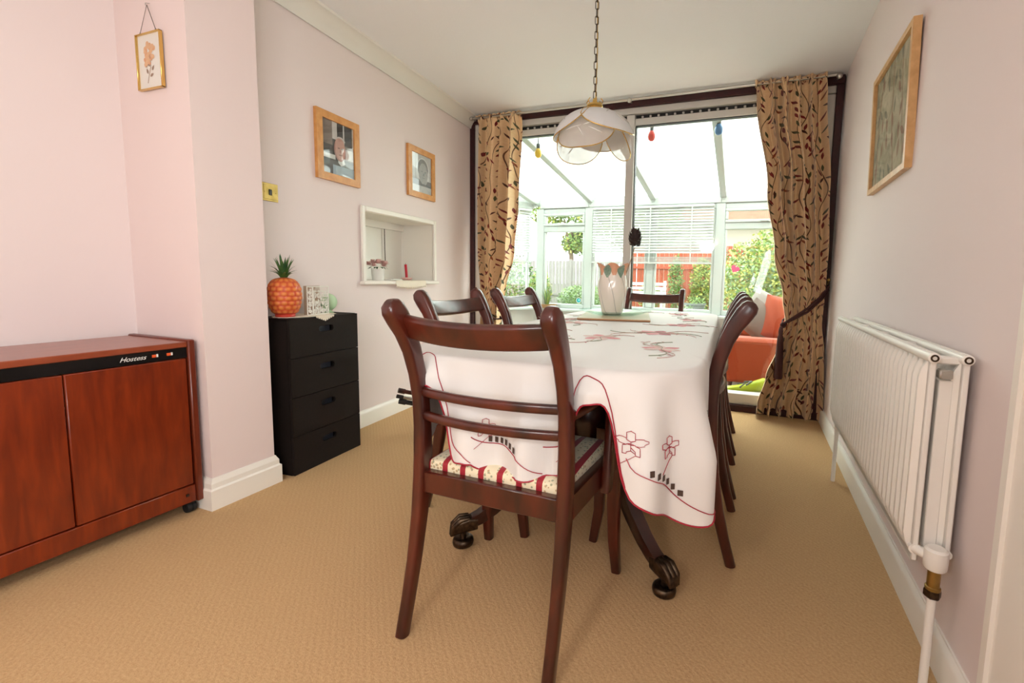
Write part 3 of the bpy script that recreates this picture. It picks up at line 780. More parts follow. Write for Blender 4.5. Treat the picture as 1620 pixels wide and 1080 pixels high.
def cloth_pt(i, d, lift=0.):
    i %= NP; p = PP[i][0]; n = nrm[i]; rad = .012
    if d <= rad*1.57:
        a = d/rad; o = rad*math.sin(a); z = TZ+.004+.002-rad*(1-math.cos(a)); o -= rad*0
    else:
        o = rad; z = TZ+.006-rad-(d-rad*1.57)
    o += fold(i, max(0, d-.01))+lift
    return Vector((p.x+n.x*o, p.y+n.y*o, z))
tcl = thing('tablecloth', 'white embroidered tablecloth with scalloped red-stitched hem draped over the table', 'tablecloth', (TC.x, TC.y, 0), TRZ)
ND = 20
q = MB(); V = []
for j in range(ND):
    for i in range(NP):
        Lh = hem(i)+scallop(PP[i][1]); f = j/(ND-1); d = Lh*(f**1.25); V.append(cloth_pt(i, d))
F = [(j*NP+i, j*NP+(i+1) % NP, (j+1)*NP+(i+1) % NP, (j+1)*NP+i) for j in range(ND-1) for i in range(NP)]
q.add(V, F)
# top surface: concentric rings so the shading stays even
rings = 6
prev = list(range(NP)); base = V[:NP]
for k in range(1, rings):
    f = 1-k/rings; o = len(q.v); q.v += [(b.x*f, b.y*f, TZ+.006) for b in base]
    for i in range(NP): q.f.append((prev[i], prev[(i+1) % NP], o+(i+1) % NP, o+i)); q.m.append(0)
    prev = list(range(o, o+NP))
q.f.append(tuple(prev)); q.m.append(0)
clo = q.build('cloth', 'cloth', tcl, 75)
# red stitched hem and the inner scalloped line
q = MB(); q.tube([cloth_pt(i, hem(i)+scallop(PP[i][1]), .0015) for i in range(NP)], .0022, 5, closed=True); q.build('hem_stitching', 'stitch_red', tcl)
q = MB()
ns = int(round(PLEN/SC)); lad = MB()
for k in range(ns):
    i0, i1 = int(NP*k/ns), int(NP*(k+1)/ns); seg = []
    for i in range(i0, i1+1):
        t = (i-i0)/max(1, (i1-i0)); Lh = hem(i % NP)
        seg.append(cloth_pt(i, Lh-.075+.070*t, .0022))
    if len(seg) > 3: q.tube(seg, .0014, 4)
    # ladder cutwork
    if k % 2 == 0:
        for i in range(i0+5, i1-9, 2):
            t = (i-i0)/max(1, (i1-i0)); Lh = hem(i % NP); b0 = Lh-.075+.070*t
            a = [cloth_pt(i, b0-.004, .0020), cloth_pt(i, b0-.004, .0020).lerp(cloth_pt(i+2, b0-.002, .0020), .58), cloth_pt(i, b0-.019, .0020).lerp(cloth_pt(i+2, b0-.017, .0020), .58), cloth_pt(i, b0-.019, .0020)]
            lad.poly(a)
q.build('inner_stitching', 'stitch_red', tcl); lad.build('ladder_cutwork', 'cut_dark', tcl, 0, fix=False)['kind'] = 'stuff'
# embroidered sprays on the top and on the falls
def flower2d(rng, R):
    """list of (petal outlines, colour index) in 2D"""
    out = []
    for k in range(6):
        a = k*PI/3+rng.uniform(-.2, .2); P = []
        for j in range(9):
            t = j/8; w_ = math.sin(t*PI)**.7*R*.30; P.append((t*R, w_))
        P += [(x, -y) for x, y in reversed(P[1:-1])]
        out.append(([(x*math.cos(a)-y*math.sin(a), x*math.sin(a)+y*math.cos(a)) for x, y in P], 0 if k % 2 else 1))
    return out
rng = random.Random(11)
def spray(cx, cy, R, rot, red=True):
    q = MB(); z = TZ+.0068
    for P, ci in flower2d(rng, R):
        q.poly([(cx+x*math.cos(rot)-y*math.sin(rot), cy+x*math.sin(rot)+y*math.cos(rot), z+ci*.0002) for x, y in P], ci if red else 1+ci)
    for k in range(5):
        a = rot+rng.uniform(-.9, .9)+(PI if k > 2 else 0); L_ = R*rng.uniform(1.6, 2.8); P = []
        for j in range(10):
            t = j/9; P.append((cx+math.cos(a+.5*math.sin(t*3))*L_*t, cy+math.sin(a+.5*math.sin(t*3))*L_*t, z+.0003))
        q.tube(P, .0012, 4, mi=2 if k % 3 else 3)
        for j in (4, 6, 8):
            bx, by, _ = P[j]; aa = a+rng.choice((-1, 1))*.9
            q.poly([(bx, by, z+.0004), (bx+.012*math.cos(aa)-.004*math.sin(aa), by+.012*math.sin(aa)+.004*math.cos(aa), z+.0004), (bx+.024*math.cos(aa), by+.024*math.sin(aa), z+.0004), (bx+.012*math.cos(aa)+.004*math.sin(aa), by+.012*math.sin(aa)-.004*math.cos(aa), z+.0004)], rng.choice((0, 2, 3)))
    q.build('embroidered_spray', ['stitch_red', 'stitch_pink', 'stitch_pale', 'stitch_green'], tcl, 0, fix=False)
for cx, cy, R, rot, red in [(a_, b_, c_*1.35, d_, e_) for a_, b_, c_, d_, e_ in ((.22, -.28, .062, .3, True), (.05, -.52, .06, 1.0, False), (.28, .10, .055, .7, True), (.31, .42, .055, 2.0, True), (-.05, .78, .05, .3, True), (.20, .80, .05, 1.3, True),
                       (-.28, .45, .055, .6, True), (-.22, -.05, .05, 2.4, False), (-.16, -.70, .06, .2, False), (.30, -.70, .05, 1.9, False), (-.30, -.40, .055, .9, True), (-.33, .1, .05, .2, True), (-.25, .85, .05, 1., True))]:
    spray(cx, cy, R, rot, red)
# line-drawn blossoms on the falls
def fall_motif(i0, d0, R):
    q = MB()
    for k in range(5):
        a = k*2*PI/5+.3; P = []
        for j in range(14):
            t = 2*PI*j/14; e = R*(.55+.45*math.cos(t)); f = R*.26*math.sin(t)
            P.append(cloth_pt(i0+int(round((math.cos(a)*e-math.sin(a)*f)/.008)), d0-(math.sin(a)*e+math.cos(a)*f), .002))
        q.tube(P, .0009, 4, closed=True)
    q.tube([cloth_pt(i0+int(round(.1*j/8*math.cos(.4*j)/.008*.3)), d0+.008*j, .002) for j in range(8)], .0009, 4)
    q.build('embroidered_blossom', 'stitch_red', tcl, 0)
def near_idx(x): return min(range(NP), key=lambda i: (PP[i][0].x-x)**2+(PP[i][0].y+THY)**2)
fall_motif(near_idx(.285), .17, .030); fall_motif(near_idx(.40), .19, .028); fall_motif(near_idx(-.10), .19, .026); fall_motif(near_idx(.12), .20, .026)

# ---------------------------------------------------------------- things on the table
pm = thing('placemat', 'brown wooden placemat under the glass dish', 'placemat', (-.66, 2.50, TZ+.0082), math.radians(12))
q = MB(); q.b2((-.19, -.26, 0), (.19, .26, .006), .001); q.build('board', 'mat_cork', pm)
q = MB(); q.b2((-.19, -.26, .0062), (.19, .26, .011), .001); q.build('upper_board', 'mat_top', pm)
gp = thing('glass_dish', 'shallow clear glass dish under the tulip vase', 'dish', (-.665, 2.50, TZ+.0195))
q = MB(); q.lathe([(0, 0), (.115, 0), (.13, .003), (.165, .014), (.20, .024), (.207, .025), (.207, .028), (.20, .028), (.165, .018), (.12, .006), (0, .005)], 48); q.build('dish', 'plate_glass', gp, 60)
vz = TZ+.0255
va = thing('vase', 'cream tulip-shaped ceramic vase with coral and green fluted rim', 'vase', (-.685, 2.50, vz))
vp = [(.0, 0), (.052, 0), (.058, .006), (.062, .02), (.070, .06), (.079, .11), (.0825, .15), (.080, .185), (.074, .215), (.071, .235), (.074, .255), (.084, .272)]
def vfn(rofs):
    def f(u, v):
        a = u*2*PI; k = v*(len(vp)-1); j = min(int(k), len(vp)-2); t = k-j; r_ = lerp(vp[j][0], vp[j+1][0], t); z = lerp(vp[j][1], vp[j+1][1], t)
        tw = a+z*5.0; r_ *= 1+.025*math.cos(6*tw)*min(1, z/.1); up_ = max(0, (z-.21)/.06); z += .022*up_*abs(math.cos(3*tw))-.006*up_; r_ += .010*up_*abs(math.cos(3*tw))
        return ((r_+rofs)*math.cos(a), (r_+rofs)*math.sin(a), z)
    return f
V1 = vfn(0)
q = MB(); q.grid(V1, 72, 44, cu=True); q.grid(vfn(-.005), 72, 30, cu=True); q.poly([(.05*math.cos(a*PI/12), .05*math.sin(a*PI/12), .004) for a in range(24)]); q.build('vase_body', 'ceramic', va, 70)
for k in range(6):
    a0 = k/6
    q = MB(); q.tube([V1(((a0+.0833)-(j/24)*1.0*.20) % 1, j/24*.80) for j in range(2, 25)], .0016, 5); q.build('petal_line', 'ceramic_line', va)
    # coloured tips: alternate coral lobes and green leaves near the rim
    q = MB(); f2 = vfn(.0012); z_ = 5.0*.24/(2*PI)
    for (c, wd, v0, mi) in (((a0-z_) % 1, .075, .74, 'ceramic_coral'),):
        q.grid(lambda u, v: f2((c+(u-.5)*2*wd*(.25+.75*v)+1) % 1, lerp(v0, 1.0, v)), 10, 8)
    q.build('coral_lobe', 'ceramic_coral', va, 70)
    q = MB(); f3 = vfn(.0016); c2 = (a0+.0833-z_) % 1
    q.grid(lambda u, v: f3((c2+(u-.5)*2*.05*math.sin(v*PI*.85+.15)+1) % 1, lerp(.70, .985, v)), 8, 8)
    q.build('green_leaf', 'ceramic_green', va, 70)
pc = thing('pinecone_pick', 'dark pinecone on a thin stem standing in the tulip vase', 'pinecone', (-.665, 2.50, vz+.012))
tip = Vector((.102, 0, .365))
q = MB(); q.tube([(.0, 0, 0), (.022, .0, .12), (.065, 0, .24), (.090, 0, .32), tip], .0022, 6); q.build('stem', 'stem', pc)
q = MB(); q.ball(tip+Vector((.0, 0, .042)), (.011, .011, .036), 10, 8); q.build('cone_core', 'pine', pc)
cone_ax = Vector((.10, 0, 1)).normalized()
sm = MB(); sm.add([(0, -.006, 0), (0, .006, 0), (.016, .010, .003), (.026, 0, .010), (.016, -.010, .003), (.014, 0, -.004)], [(0, 1, 2, 4), (2, 3, 4), (0, 4, 5), (4, 3, 5), (3, 2, 5), (2, 1, 5)])
s0 = None
for k in range(52):
    t = k/51; a = k*2.39996; z = .006+.082*t; r_ = .012*math.sin(PI*(.15+.75*t))+.003; sc_ = .95+.35*math.sin(PI*min(1, .2+t*.75))
    if s0 is None: s0 = sm.build('cone_scale', 'pine', pc, 0); o = s0
    else: o = s0.copy(); COL.objects.link(o); o.parent = pc
    o.location = tip+Vector((r_*math.cos(a), r_*math.sin(a), z)); o.rotation_euler = (0, -.25-.5*t, a); o.scale = (sc_,)*3
# ---------------------------------------------------------------- heated trolley cabinet
ht = thing('trolley_cabinet', 'low teak heated trolley cabinet with two doors and black control strip', 'cabinet', (-2.0, .76, 0))
Y0, Y1, ZT = -.345, .345, .692          # local y along the front; front at x=0, back at x=-.38
def P_(name, mat, p0, p1, bev=.003): return part(ht, name, mat, p0, p1, bev)
P_('side_panel', 'teak_dark', (-.385, Y1, .045), (.004, Y1+.024, ZT+.006), .004)
P_('side_panel', 'teak_dark', (-.385, Y0-.024, .045), (.004, Y0, ZT+.006), .004)
P_('top_panel', 'teak_top', (-.38, Y0, ZT-.022), (.0, Y1, ZT), .003)
P_('control_strip', 'black_gloss', (-.02, Y0, ZT-.062), (-.006, Y1, ZT-.022), 0)
P_('base_rail', 'teak', (-.03, Y0, .048), (-.002, Y1, .118), .003)
P_('back_panel', 'teak_dark', (-.38, Y0, .05), (-.372, Y1, ZT-.022), 0)
P_('bottom_panel', 'teak_dark', (-.37, Y0, .05), (-.03, Y1, .07), 0)
P_('base_stud', 'black', (-.002, Y1-.036, .078), (.001, Y1-.026, .088), 0)
for y0, y1 in ((Y0+.002, -.0015), (.0015, Y1-.006)): P_('door', 'teak', (-.022, y0, .122), (-.001, y1, ZT-.064), .003)
for s in (Y0+.0, Y1-.01):
    for x in (-.03, -.33):
        q = MB(); q.lathe([(.010, -.017), (.019, -.016), (.021, -.010), (.021, -.003), (.017, -.001), (.017, .001), (.021, .003), (.021, .010), (.019, .016), (.010, .017)], 18, (x, s, .0215), axis='y'); c_ = q.build('castor', 'rubber', ht)
        q = MB(); q.b2((x-.014, s-.012, .036), (x+.014, s+.012, .05), .003); q.build('castor_bracket', 'black', c_)
def text(name, body, size, mat, parent, loc, rot, shear=0.):
    cu = bpy.data.curves.new(name, 'FONT'); cu.body = body; cu.size = size; cu.shear = shear; cu.align_x = 'CENTER'; cu.align_y = 'CENTER'; cu.extrude = .0003
    tmp = bpy.data.objects.new(name, cu); COL.objects.link(tmp)
    me = bpy.data.meshes.new_from_object(tmp.evaluated_get(bpy.context.evaluated_depsgraph_get())); bpy.data.objects.remove(tmp)
    me.materials.clear(); me.materials.append(MATS[mat]); o = bpy.data.objects.new(name, me); COL.objects.link(o); o.parent = parent; o.location = loc; o.rotation_euler = rot; return o
text('lettering', 'Hostess', .023, 'ink_white', ht, (-.0052, .178, ZT-.042), (PI/2, 0, PI/2), .45)
for y in (.243, .288):
    P_('indicator_lamp', 'neon_orange', (-.006, y-.009, ZT-.046), (-.004, y+.003, ZT-.036), 0); P_('indicator_switch', 'ink_white', (-.006, y+.004, ZT-.046), (-.0035, y+.009, ZT-.035), 0)

# ---------------------------------------------------------------- dark chest of four drawers
cx0 = -1.955; cz = .752
ch = thing('drawer_chest', 'narrow dark brown chest of four drawers with slot handles', 'chest', (cx0, 1.692, 0), AL)
W2 = .213; DP = .205
q = MB(); q.b2((-DP, -W2, 0), (-.016, -W2+.012, cz-.003)); q.b2((-DP, W2-.012, 0), (-.016, W2, cz-.003)); q.b2((-DP, -W2, 0), (-DP+.008, W2, cz-.003)); q.b2((-DP, -W2, cz-.012), (-.016, W2, cz)); q.b2((-DP, -W2, 0), (-.016, W2, .012)); q.build('carcass', 'espresso', ch, 0)
def slot_plate(w, h, t, sw, sh, dz):
    """rounded-slot opening cut through a flat front; x is depth, y width, z height"""
    n = 48; out = []; inn = []
    for i in range(n):
        a = 2*PI*i/n; c, s = math.cos(a), math.sin(a); k = 1/max(abs(c)/(w/2), abs(s)/(h/2)); out.append((c*k, s*k))
        r = sh/2; e = sw/2-r; kk = 1/max(abs(c)/(sw/2), abs(s)/(sh/2)); x, z = c*kk, s*kk
        if abs(x) > e:
            sg = 1 if x > 0 else -1; d = Vector((x-sg*e, z)); d = d.normalized()*r if d.length else d; x, z = sg*e+d.x, d.y
        inn.append((x, z+dz))
    # snap the outer ring's nearest samples to the exact corners
    for cxx in (-1, 1):
        for czz in (-1, 1):
            j = min(range(n), key=lambda i: (out[i][0]-cxx*w/2)**2+(out[i][1]-czz*h/2)**2); out[j] = (cxx*w/2, czz*h/2)
    V = [(0, y, z) for y, z in out]+[(0, y, z) for y, z in inn]+[(-t, y, z) for y, z in out]+[(-t, y, z) for y, z in inn]; F = []
    for i in range(n):
        j = (i+1) % n; F += [(i, j, n+j, n+i), (n+i, n+j, 3*n+j, 3*n+i), (i, 2*n+i, 2*n+j, j), (2*n+i, 3*n+i, 3*n+j, 2*n+j)]
    return V, F
dh = cz/4
V, F = slot_plate(2*W2-.002, dh-.003, .014, .092, .030, .032); q = MB(); q.add(V, F); dproto = None
for k in range(4):
    if dproto is None: dproto = q.build('drawer', 'espresso', ch, 30); o = dproto
    else: o = dproto.copy(); COL.objects.link(o); o.parent = ch
    o.location = (0, 0, dh*(k+.5))
    z = dh*(k+.5)+.032; p2 = MB(); p2.b2((-.035, -.05, -.022), (-.030, .05, .022)); r_ = p2.build('handle_recess', 'recess_blue', o, 0); r_.location = (0, 0, .032)
    p3 = MB(); p3.b2((-.030, -.05, .013), (-.013, .05, .022)); p3.build('handle_lip', 'espresso_edge', o, 0).location = (0, 0, .032)
# doily on the chest
dl = thing('lace_doily', 'cream lace doily under the pineapple on the dark chest', 'doily', (cx0-.10, 1.66, cz+.0005), AL)
q = MB(); n = 72; pts = []
for i in range(n):
    a = 2*PI*i/n; ry = .165*(1+.03*math.cos(a*18)); rx = .092*(1+.03*math.cos(a*18)); pts.append((rx*math.cos(a), ry*math.sin(a)))
q.prism([(x, y, 0) for x, y in pts], (0, 0, .0018)); q.build('lace', 'lace', dl, 0)
q = MB()
for k in range(9):
    y = -.03+k*.0125; d = .022-abs(k-4)*.0045; q.prism([(.1012, y-.0062, .0015), (.1012, y+.0062, .0015), (.1026, y+.0055, -d), (.1026, y, -d-.004), (.1026, y-.0055, -d)], (.0012, 0, 0))
q.build('lace_point', 'lace', dl, 0)
# pineapple
pa = thing('pineapple_ornament', 'orange pineapple ornament with spiky green crown on the dark chest', 'ornament', (cx0-.095, 1.548, cz+.0026))
q = MB(); nu, nv = 96, 60; sp = []
def scale_h(u, v):
    a = u*14; b = v*8.0; k = (a+ .5*(int(b) % 2)) % 1; l = b % 1
    return min(1, 2.6*min(k, 1-k, .9))*min(1, 2.6*min(l, 1-l))
for j in range(nv):
    for i in range(nu):
        u, v = i/nu, j/(nv-1); h = scale_h(u, v); h = h**.6 if h > 0 else 0
        prof = interp(v, [0, .03, .10, .25, .5, .75, .88, .96, 1.0], [.044, .050, .059, .068, .0735, .069, .058, .040, .013]); r_ = prof*(.955+.06*h*(1 if .04 < v < .97 else 0)); a = u*2*PI
        q.v.append((r_*math.cos(a), r_*math.sin(a), .012+v*.176)); sp.append(h if .04 < v < .98 else 0)
for j in range(nv-1):
    for i in range(nu): q.f.append((j*nu+i, j*nu+(i+1) % nu, (j+1)*nu+(i+1) % nu, (j+1)*nu+i)); q.m.append(0)
b_ = q.build('fruit_body', 'pineapple_skin', pa, 60); at = b_.data.attributes.new('scale_pattern', 'FLOAT', 'POINT'); at.data.foreach_set('value', sp)
q = MB(); q.lathe([(0, 0), (.040, 0), (.043, .004), (.040, .012), (0, .014)], 28); q.build('foot_ring', 'pineapple_skin', pa)
rng = random.Random(5)
for k in range(34):
    a = k*2.39996; t = k/33; out_ = lerp(.085, .022, t)*rng.uniform(.85, 1.1); hh = lerp(.05, .118, t)*rng.uniform(.9, 1.08); w_ = .0105
    d = Vector((math.cos(a), math.sin(a), 0)); sd = Vector((-d.y, d.x, 0)); V = []; F = []
    for j in range(7):
        s = j/6; c = d*(.010+out_*s**1.7)+Vector((0, 0, .182+hh*s-(.025*s**3 if t < .5 else 0))); ww_ = w_*(1-s)**.7*(1 if s > 0 else .8)
        V += [c-sd*ww_, c+d*.002*(1-s), c+sd*ww_]
    for j in range(6): F += [(3*j, 3*j+1, 3*j+4, 3*j+3), (3*j+1, 3*j+2, 3*j+5, 3*j+4)]
    q = MB(); q.add(V, F); q.build('crown_leaf', 'pineapple_leaf', pa, 60, fix=False)
# laser-cut card
cdz = cz+.0026
gc = thing('greeting_card', 'white lace-cut greeting card standing open on the dark chest', 'card', (cx0-.052, 1.665, cdz), AL+math.radians(10))
rng = random.Random(8)
def lacepanel(w, h, seed):
    rng = random.Random(seed); q = MB(); t = .0012
    for y0, y1, z0, z1 in ((0, w, 0, .005), (0, w, h-.005, h), (0, .004, 0, h), (w-.004, w, 0, h), (0, w, h*.80, h*.80+.003)): q.b2((-t, y0, z0), (t, y1, z1))
    for k in range(12 if w > .08 else 4):
        cy = (.014+(k % 4)*(w-.028)/3) if w > .08 else w/2; czz = .018+(k//4)*h*.27 if w > .08 else .02+k*h*.21
        R = rng.uniform(.012, .017) if w > .08 else .009; P = []
        for j in range(34):
            s = j/33; a = s*2*PI*2.3+rng.random()*.2; P.append((0, min(w-.003, max(.003, cy+R*(1-s*.85)*math.cos(a))), min(h-.004, max(.004, czz+R*(1-s*.85)*math.sin(a)))))
        q.sweep(P, rrect(.0022, .0032, .0005, 1), side=(1, 0, 0))
        for j in range(6):
            a = rng.uniform(0, 6.28); q.prism([(0, min(w-.002, max(.002, cy+R*1.05*math.cos(a)+r1*math.cos(a+b1))), min(h-.003, max(.003, czz+R*1.05*math.sin(a)+r1*math.sin(a+b1)))) for r1, b1 in ((0, 0), (.008, .5), (.014, 0), (.008, -.5))], (t, 0, 0))
    for k in range(5): z = h*.84+k*h*.028; q.b2((-t, w*.05+k*.004, z), (t, w*.95-k*.006, z+.0012))
    return q
q = lacepanel(.120, .146, 3); q.build('cut_front', 'paper', gc, 0)
q = lacepanel(.030, .146, 5); o = q.build('cut_spine_panel', 'paper', gc, 0); o.location = (0, 0, 0); o.rotation_euler = (0, 0, PI-math.radians(25)); 
q = MB(); q.b2((-.05, .0, 0), (-.0488, .120, .146)); o = q.build('back_sheet', 'card_inside_shaded', gc, 0)
gb = thing('round_ornament', 'pale green round ornament half hidden behind the white card', 'ornament', (cx0-.135, 1.828, cz+.0005))
q = MB(); q.lathe([(0, 0), (.022, 0), (.024, .004), (.015, .010), (.013, .016)], 20); q.build('foot', 'pale_green', gb)
q = MB(); q.ball((0, 0, .058), (.034, .047, .046), 20, 14); q.build('body', 'pale_green', gb, 80)

# ---------------------------------------------------------------- things in the hatch
def hp(y, off, z=HZ0): return (xL(y)+off, y, z)
fp = thing('flower_pot', 'small white pot of dusty pink artificial flowers in the hatch', 'flower pot', hp(2.42, -.09, HZ0+.0005))
q = MB(); q.lathe([(0, 0), (.036, 0), (.038, .004), (.043, .075), (.044, .08), (.040, .08), (.037, .01), (0, .01)], 28); q.build('pot', 'pot_white', fp)
q = MB(); q.lathe([(0, .066), (.0395, .066)], 24); q.build('soil', 'soil', fp)
rng = random.Random(2)
for k in range(9):
    a = k*2.4; r_ = .062*math.sqrt((k+.5)/9); c = Vector((r_*.75*math.cos(a), r_*1.2*math.sin(a), .105+rng.uniform(-.014, .014)))
    q = MB()
    for lay in range(3):
        for j in range(6):
            b = j*PI/3+lay*.5; rr = .027-.006*lay
            q.grid(lambda u, v: (c.x+math.cos(b+(u-.5)*1.2)*rr*v, c.y+math.sin(b+(u-.5)*1.2)*rr*v, c.z+.004*lay+.012*v*v*(.4+.5*lay)), 4, 4)
    q.build('blossom', 'petal_pink', fp, 60, fix=False)
for k in range(7):
    a = k*.9; q = MB(); q.grid(lambda u, v: (math.cos(a)*(.02+.05*v)+(u-.5)*.016*math.sin(PI*v)*-math.sin(a), math.sin(a)*(.02+.05*v)+(u-.5)*.016*math.sin(PI*v)*math.cos(a), .085+.01*math.sin(v*PI)-.012*v), 3, 6); q.build('leaf', 'leaf_green', fp, 60, fix=False)
dd = thing('hatch_doily', 'cream lace mat hanging over the front edge of the hatch sill', 'doily', (xL(2.62), 2.62, HZ0), AL)
q = MB(); n = 40; V = []; F = []
for i in range(n+1):
    y = -.17+.34*i/n; z = -.030-.012*math.cos((i/n-.5)*PI)-.006*abs(math.sin(i*.8))
    V += [(-.13, y, .001), (.030, y, .0015), (.0365, y, -.003), (.0375, y, z)]
for i in range(n):
    for k in range(3): F.append((4*i+k, 4*i+k+1, 4*i+k+5, 4*i+k+4))
q.add(V, F); q.build('lace', 'lace', dd, 60)
q = MB()
for i in range(17): y = -.16+.02*i; q.ball((.0385, y, -.040-.012*math.cos(y/.17*PI/2)), .006, 8, 5)
q.build('bobble_edge', 'lace', dd)
cn = thing('candle_holder', 'red candle leaning in a small pink dish in the hatch', 'candle', hp(2.72, -.085, HZ0+.0020))
q = MB(); q.lathe([(0, 0), (.022, 0), (.034, .006), (.040, .016), (.038, .018), (.030, .010), (.012, .008), (.012, .020), (0, .020)], 20); q.build('dish', 'petal_pink', cn)
q = MB(); q.tube([(0, 0, .016), (0, -.004, .06), (0, -.010, .115)], .0095, 12); q.build('candle', 'candle_red', cn)
q = MB(); q.tube([(0, -.010, .113), (0, -.011, .124)], .0012, 5); q.build('wick', 'black', cn)
sk = thing('thin_rod', 'thin dark rod hanging down the back of the hatch above the red candle', 'rod', hp(2.70, -.265, HZ0+.13))
q = MB(); q.tube([(0, 0, 0), (.0, -.002, .10), (0, -.003, .27)], .0028, 6); q.build('rod', 'old_brass', sk); q = MB(); q.ball((0, -.003, .272), .005, 8, 6); q.build('rod_knob', 'old_brass', sk)
nc = thing('folded_notes', 'small flat white papers beside the white flower pot in the hatch', 'paper', hp(2.55, -.07, HZ0+.0020), AL)
q = MB(); q.b2((-.03, -.06, 0), (.03, .06, .004)); q.build('lower_note', 'paper', nc, 0); q = MB(); q.box((0, .005, .006), (.05, .10, .003), 0, rz=.2); q.build('upper_note', 'paper', nc, 0)

# ---------------------------------------------------------------- pictures
def frame_thing(name, label, cat, c, w, h, rz, fw_, fd, mat, tilt=0., glass=True):
    """local x out of the wall, y along it"""
    r = thing(name, label, cat, c, rz); r.rotation_euler = (0, tilt, rz)
    for s in (-1, 1):
        for vert in (0, 1):
            # mitred bars
            if vert: P = [(0, s*w/2, -h/2), (0, s*w/2, h/2), (0, s*(w/2-fw_), h/2-fw_), (0, s*(w/2-fw_), -h/2+fw_)]
            else: P = [(0, -w/2, s*h/2), (0, w/2, s*h/2), (0, w/2-fw_, s*(h/2-fw_)), (0, -w/2+fw_, s*(h/2-fw_))]
            q = MB(); q.prism(P, (fd, 0, 0)); q.build('frame_bar', mat, r, 0)
    return r
def ell(cx, cz, rx, rz_, n=24, a0=0, a1=2*PI): return [(cx+rx*math.cos(a0+(a1-a0)*i/n), cz+rz_*math.sin(a0+(a1-a0)*i/n)) for i in range(n)]
def print_sheet(r, w, h, x0, layers, name='print'):
    q = MB(); mats = []
    for k, (mat, P) in enumerate(layers):
        if mat not in mats: mats.append(mat)
        q.poly([(x0+k*.00025, y*w/2, z*h/2) for y, z in P], mats.index(mat))
    return q.build(name, mats, r, 0, fix=False)
for n, c in (('ph_dark', (58, 50, 46)), ('ph_mid', (124, 108, 98)), ('ph_skin', (196, 150, 134)), ('ph_skin2', (168, 116, 104)), ('ph_hair', (206, 198, 192)), ('ph_light', (206, 206, 202)), ('ph_blue', (150, 166, 176)), ('ph_jacket', (70, 62, 58)),
             ('bw_bg', (196, 200, 200)), ('bw_face', (176, 180, 180)), ('bw_dark', (120, 126, 128)), ('bw_hair', (136, 142, 144)), ('bw_light', (220, 224, 224))): M(n, c, .35)
sq = [(-1, -1), (1, -1), (1, 1), (-1, 1)]
def rc(a, b, c, d): return [(a, b), (c, b), (c, d), (a, d)]
f1 = frame_thing('photo_frame', 'oak-framed colour photo of a person in a dark jacket, larger and nearer', 'picture', (xL(2.005)+.001, 2.005, 1.665), .310, .368, AL, .040, .020, 'oak')
print_sheet(f1, .232, .290, .009, [('ph_dark', sq), ('ph_mid', rc(-1, .1, -.35, 1)), ('ph_hair', rc(-.35, .35, -.05, 1)), ('ph_dark', rc(.0, .25, .9, 1)), ('ph_light', rc(.32, .15, .40, 1)), ('ph_light', rc(.9, -.2, 1, 1)), ('ph_mid', rc(.3, -.35, 1, .22)), ('ph_light', rc(-1, -.42, -.2, -.25)), ('ph_light', rc(.45, -.3, .95, .1)),
    ('ph_jacket', [(-1, -1), (1, -1), (1, -.5), (.55, -.38), (.1, -.5), (-.3, -.46), (-1, -.6)]), ('ph_blue', rc(-.45, -1, 1, -.62)), ('ph_light', [(-.05, -.5), (.15, -.62), (.42, -.5), (.3, -.3), (-.02, -.32)]), ('ph_skin2', ell(.08, .0, .36, .44)), ('ph_skin', ell(.10, .02, .31, .40)), ('ph_hair', ell(.12, .30, .32, .20, 24, .2, PI-.1)), ('ph_skin', ell(.08, .24, .28, .20)),
    ('ph_dark', rc(-.06, .04, .06, .065)), ('ph_dark', rc(.16, .04, .28, .065)), ('ph_skin2', [(.08, .05), (.14, -.10), (.05, -.10)]), ('ph_dark', rc(.0, -.21, .2, -.19)), ('ph_skin2', ell(-.25, .0, .05, .09)), ('ph_jacket', rc(-.55, -1, -.40, -.55))])
q = MB(); q.b2((.0135, -.116, -.145), (.0145, .116, .145)); q.build('glazing', 'picture_glass', f1, 0)
q = MB(); q.b2((.002, -.12, -.15), (.008, .12, .15)); q.build('backing', 'paper', f1, 0)
f2 = frame_thing('photo_frame', 'oak-framed pale black-and-white portrait above the hatch, smaller and farther', 'picture', (xL(2.785)+.001, 2.785, 1.704), .322, .352, AL, .040, .020, 'oak')
print_sheet(f2, .245, .275, .009, [('bw_bg', sq), ('bw_light', rc(-1, -1, -.6, 1)), ('bw_light', ell(.15, .05, .68, .80)), ('bw_hair', ell(.15, .28, .52, .50)), ('bw_face', ell(.18, .02, .44, .56)), ('bw_dark', rc(-1, -.62, 1, -.30)), ('bw_bg', rc(-1, -1, 1, -.62)), ('bw_face', [(-.25, -.30), (.05, -.5), (.45, -.5), (.6, -.30)]), ('bw_dark', rc(-.06, .12, .10, .15)), ('bw_dark', rc(.28, .12, .44, .15)), ('bw_hair', [(.2, .1), (.28, -.08), (.14, -.08)]), ('bw_dark', rc(.06, -.2, .32, -.18))])
q = MB(); q.b2((.0135, -.122, -.137), (.0145, .122, .137)); q.build('glazing', 'picture_glass', f2, 0)
q = MB(); q.b2((.002, -.125, -.14), (.008, .125, .14)); q.build('backing', 'paper', f2, 0)
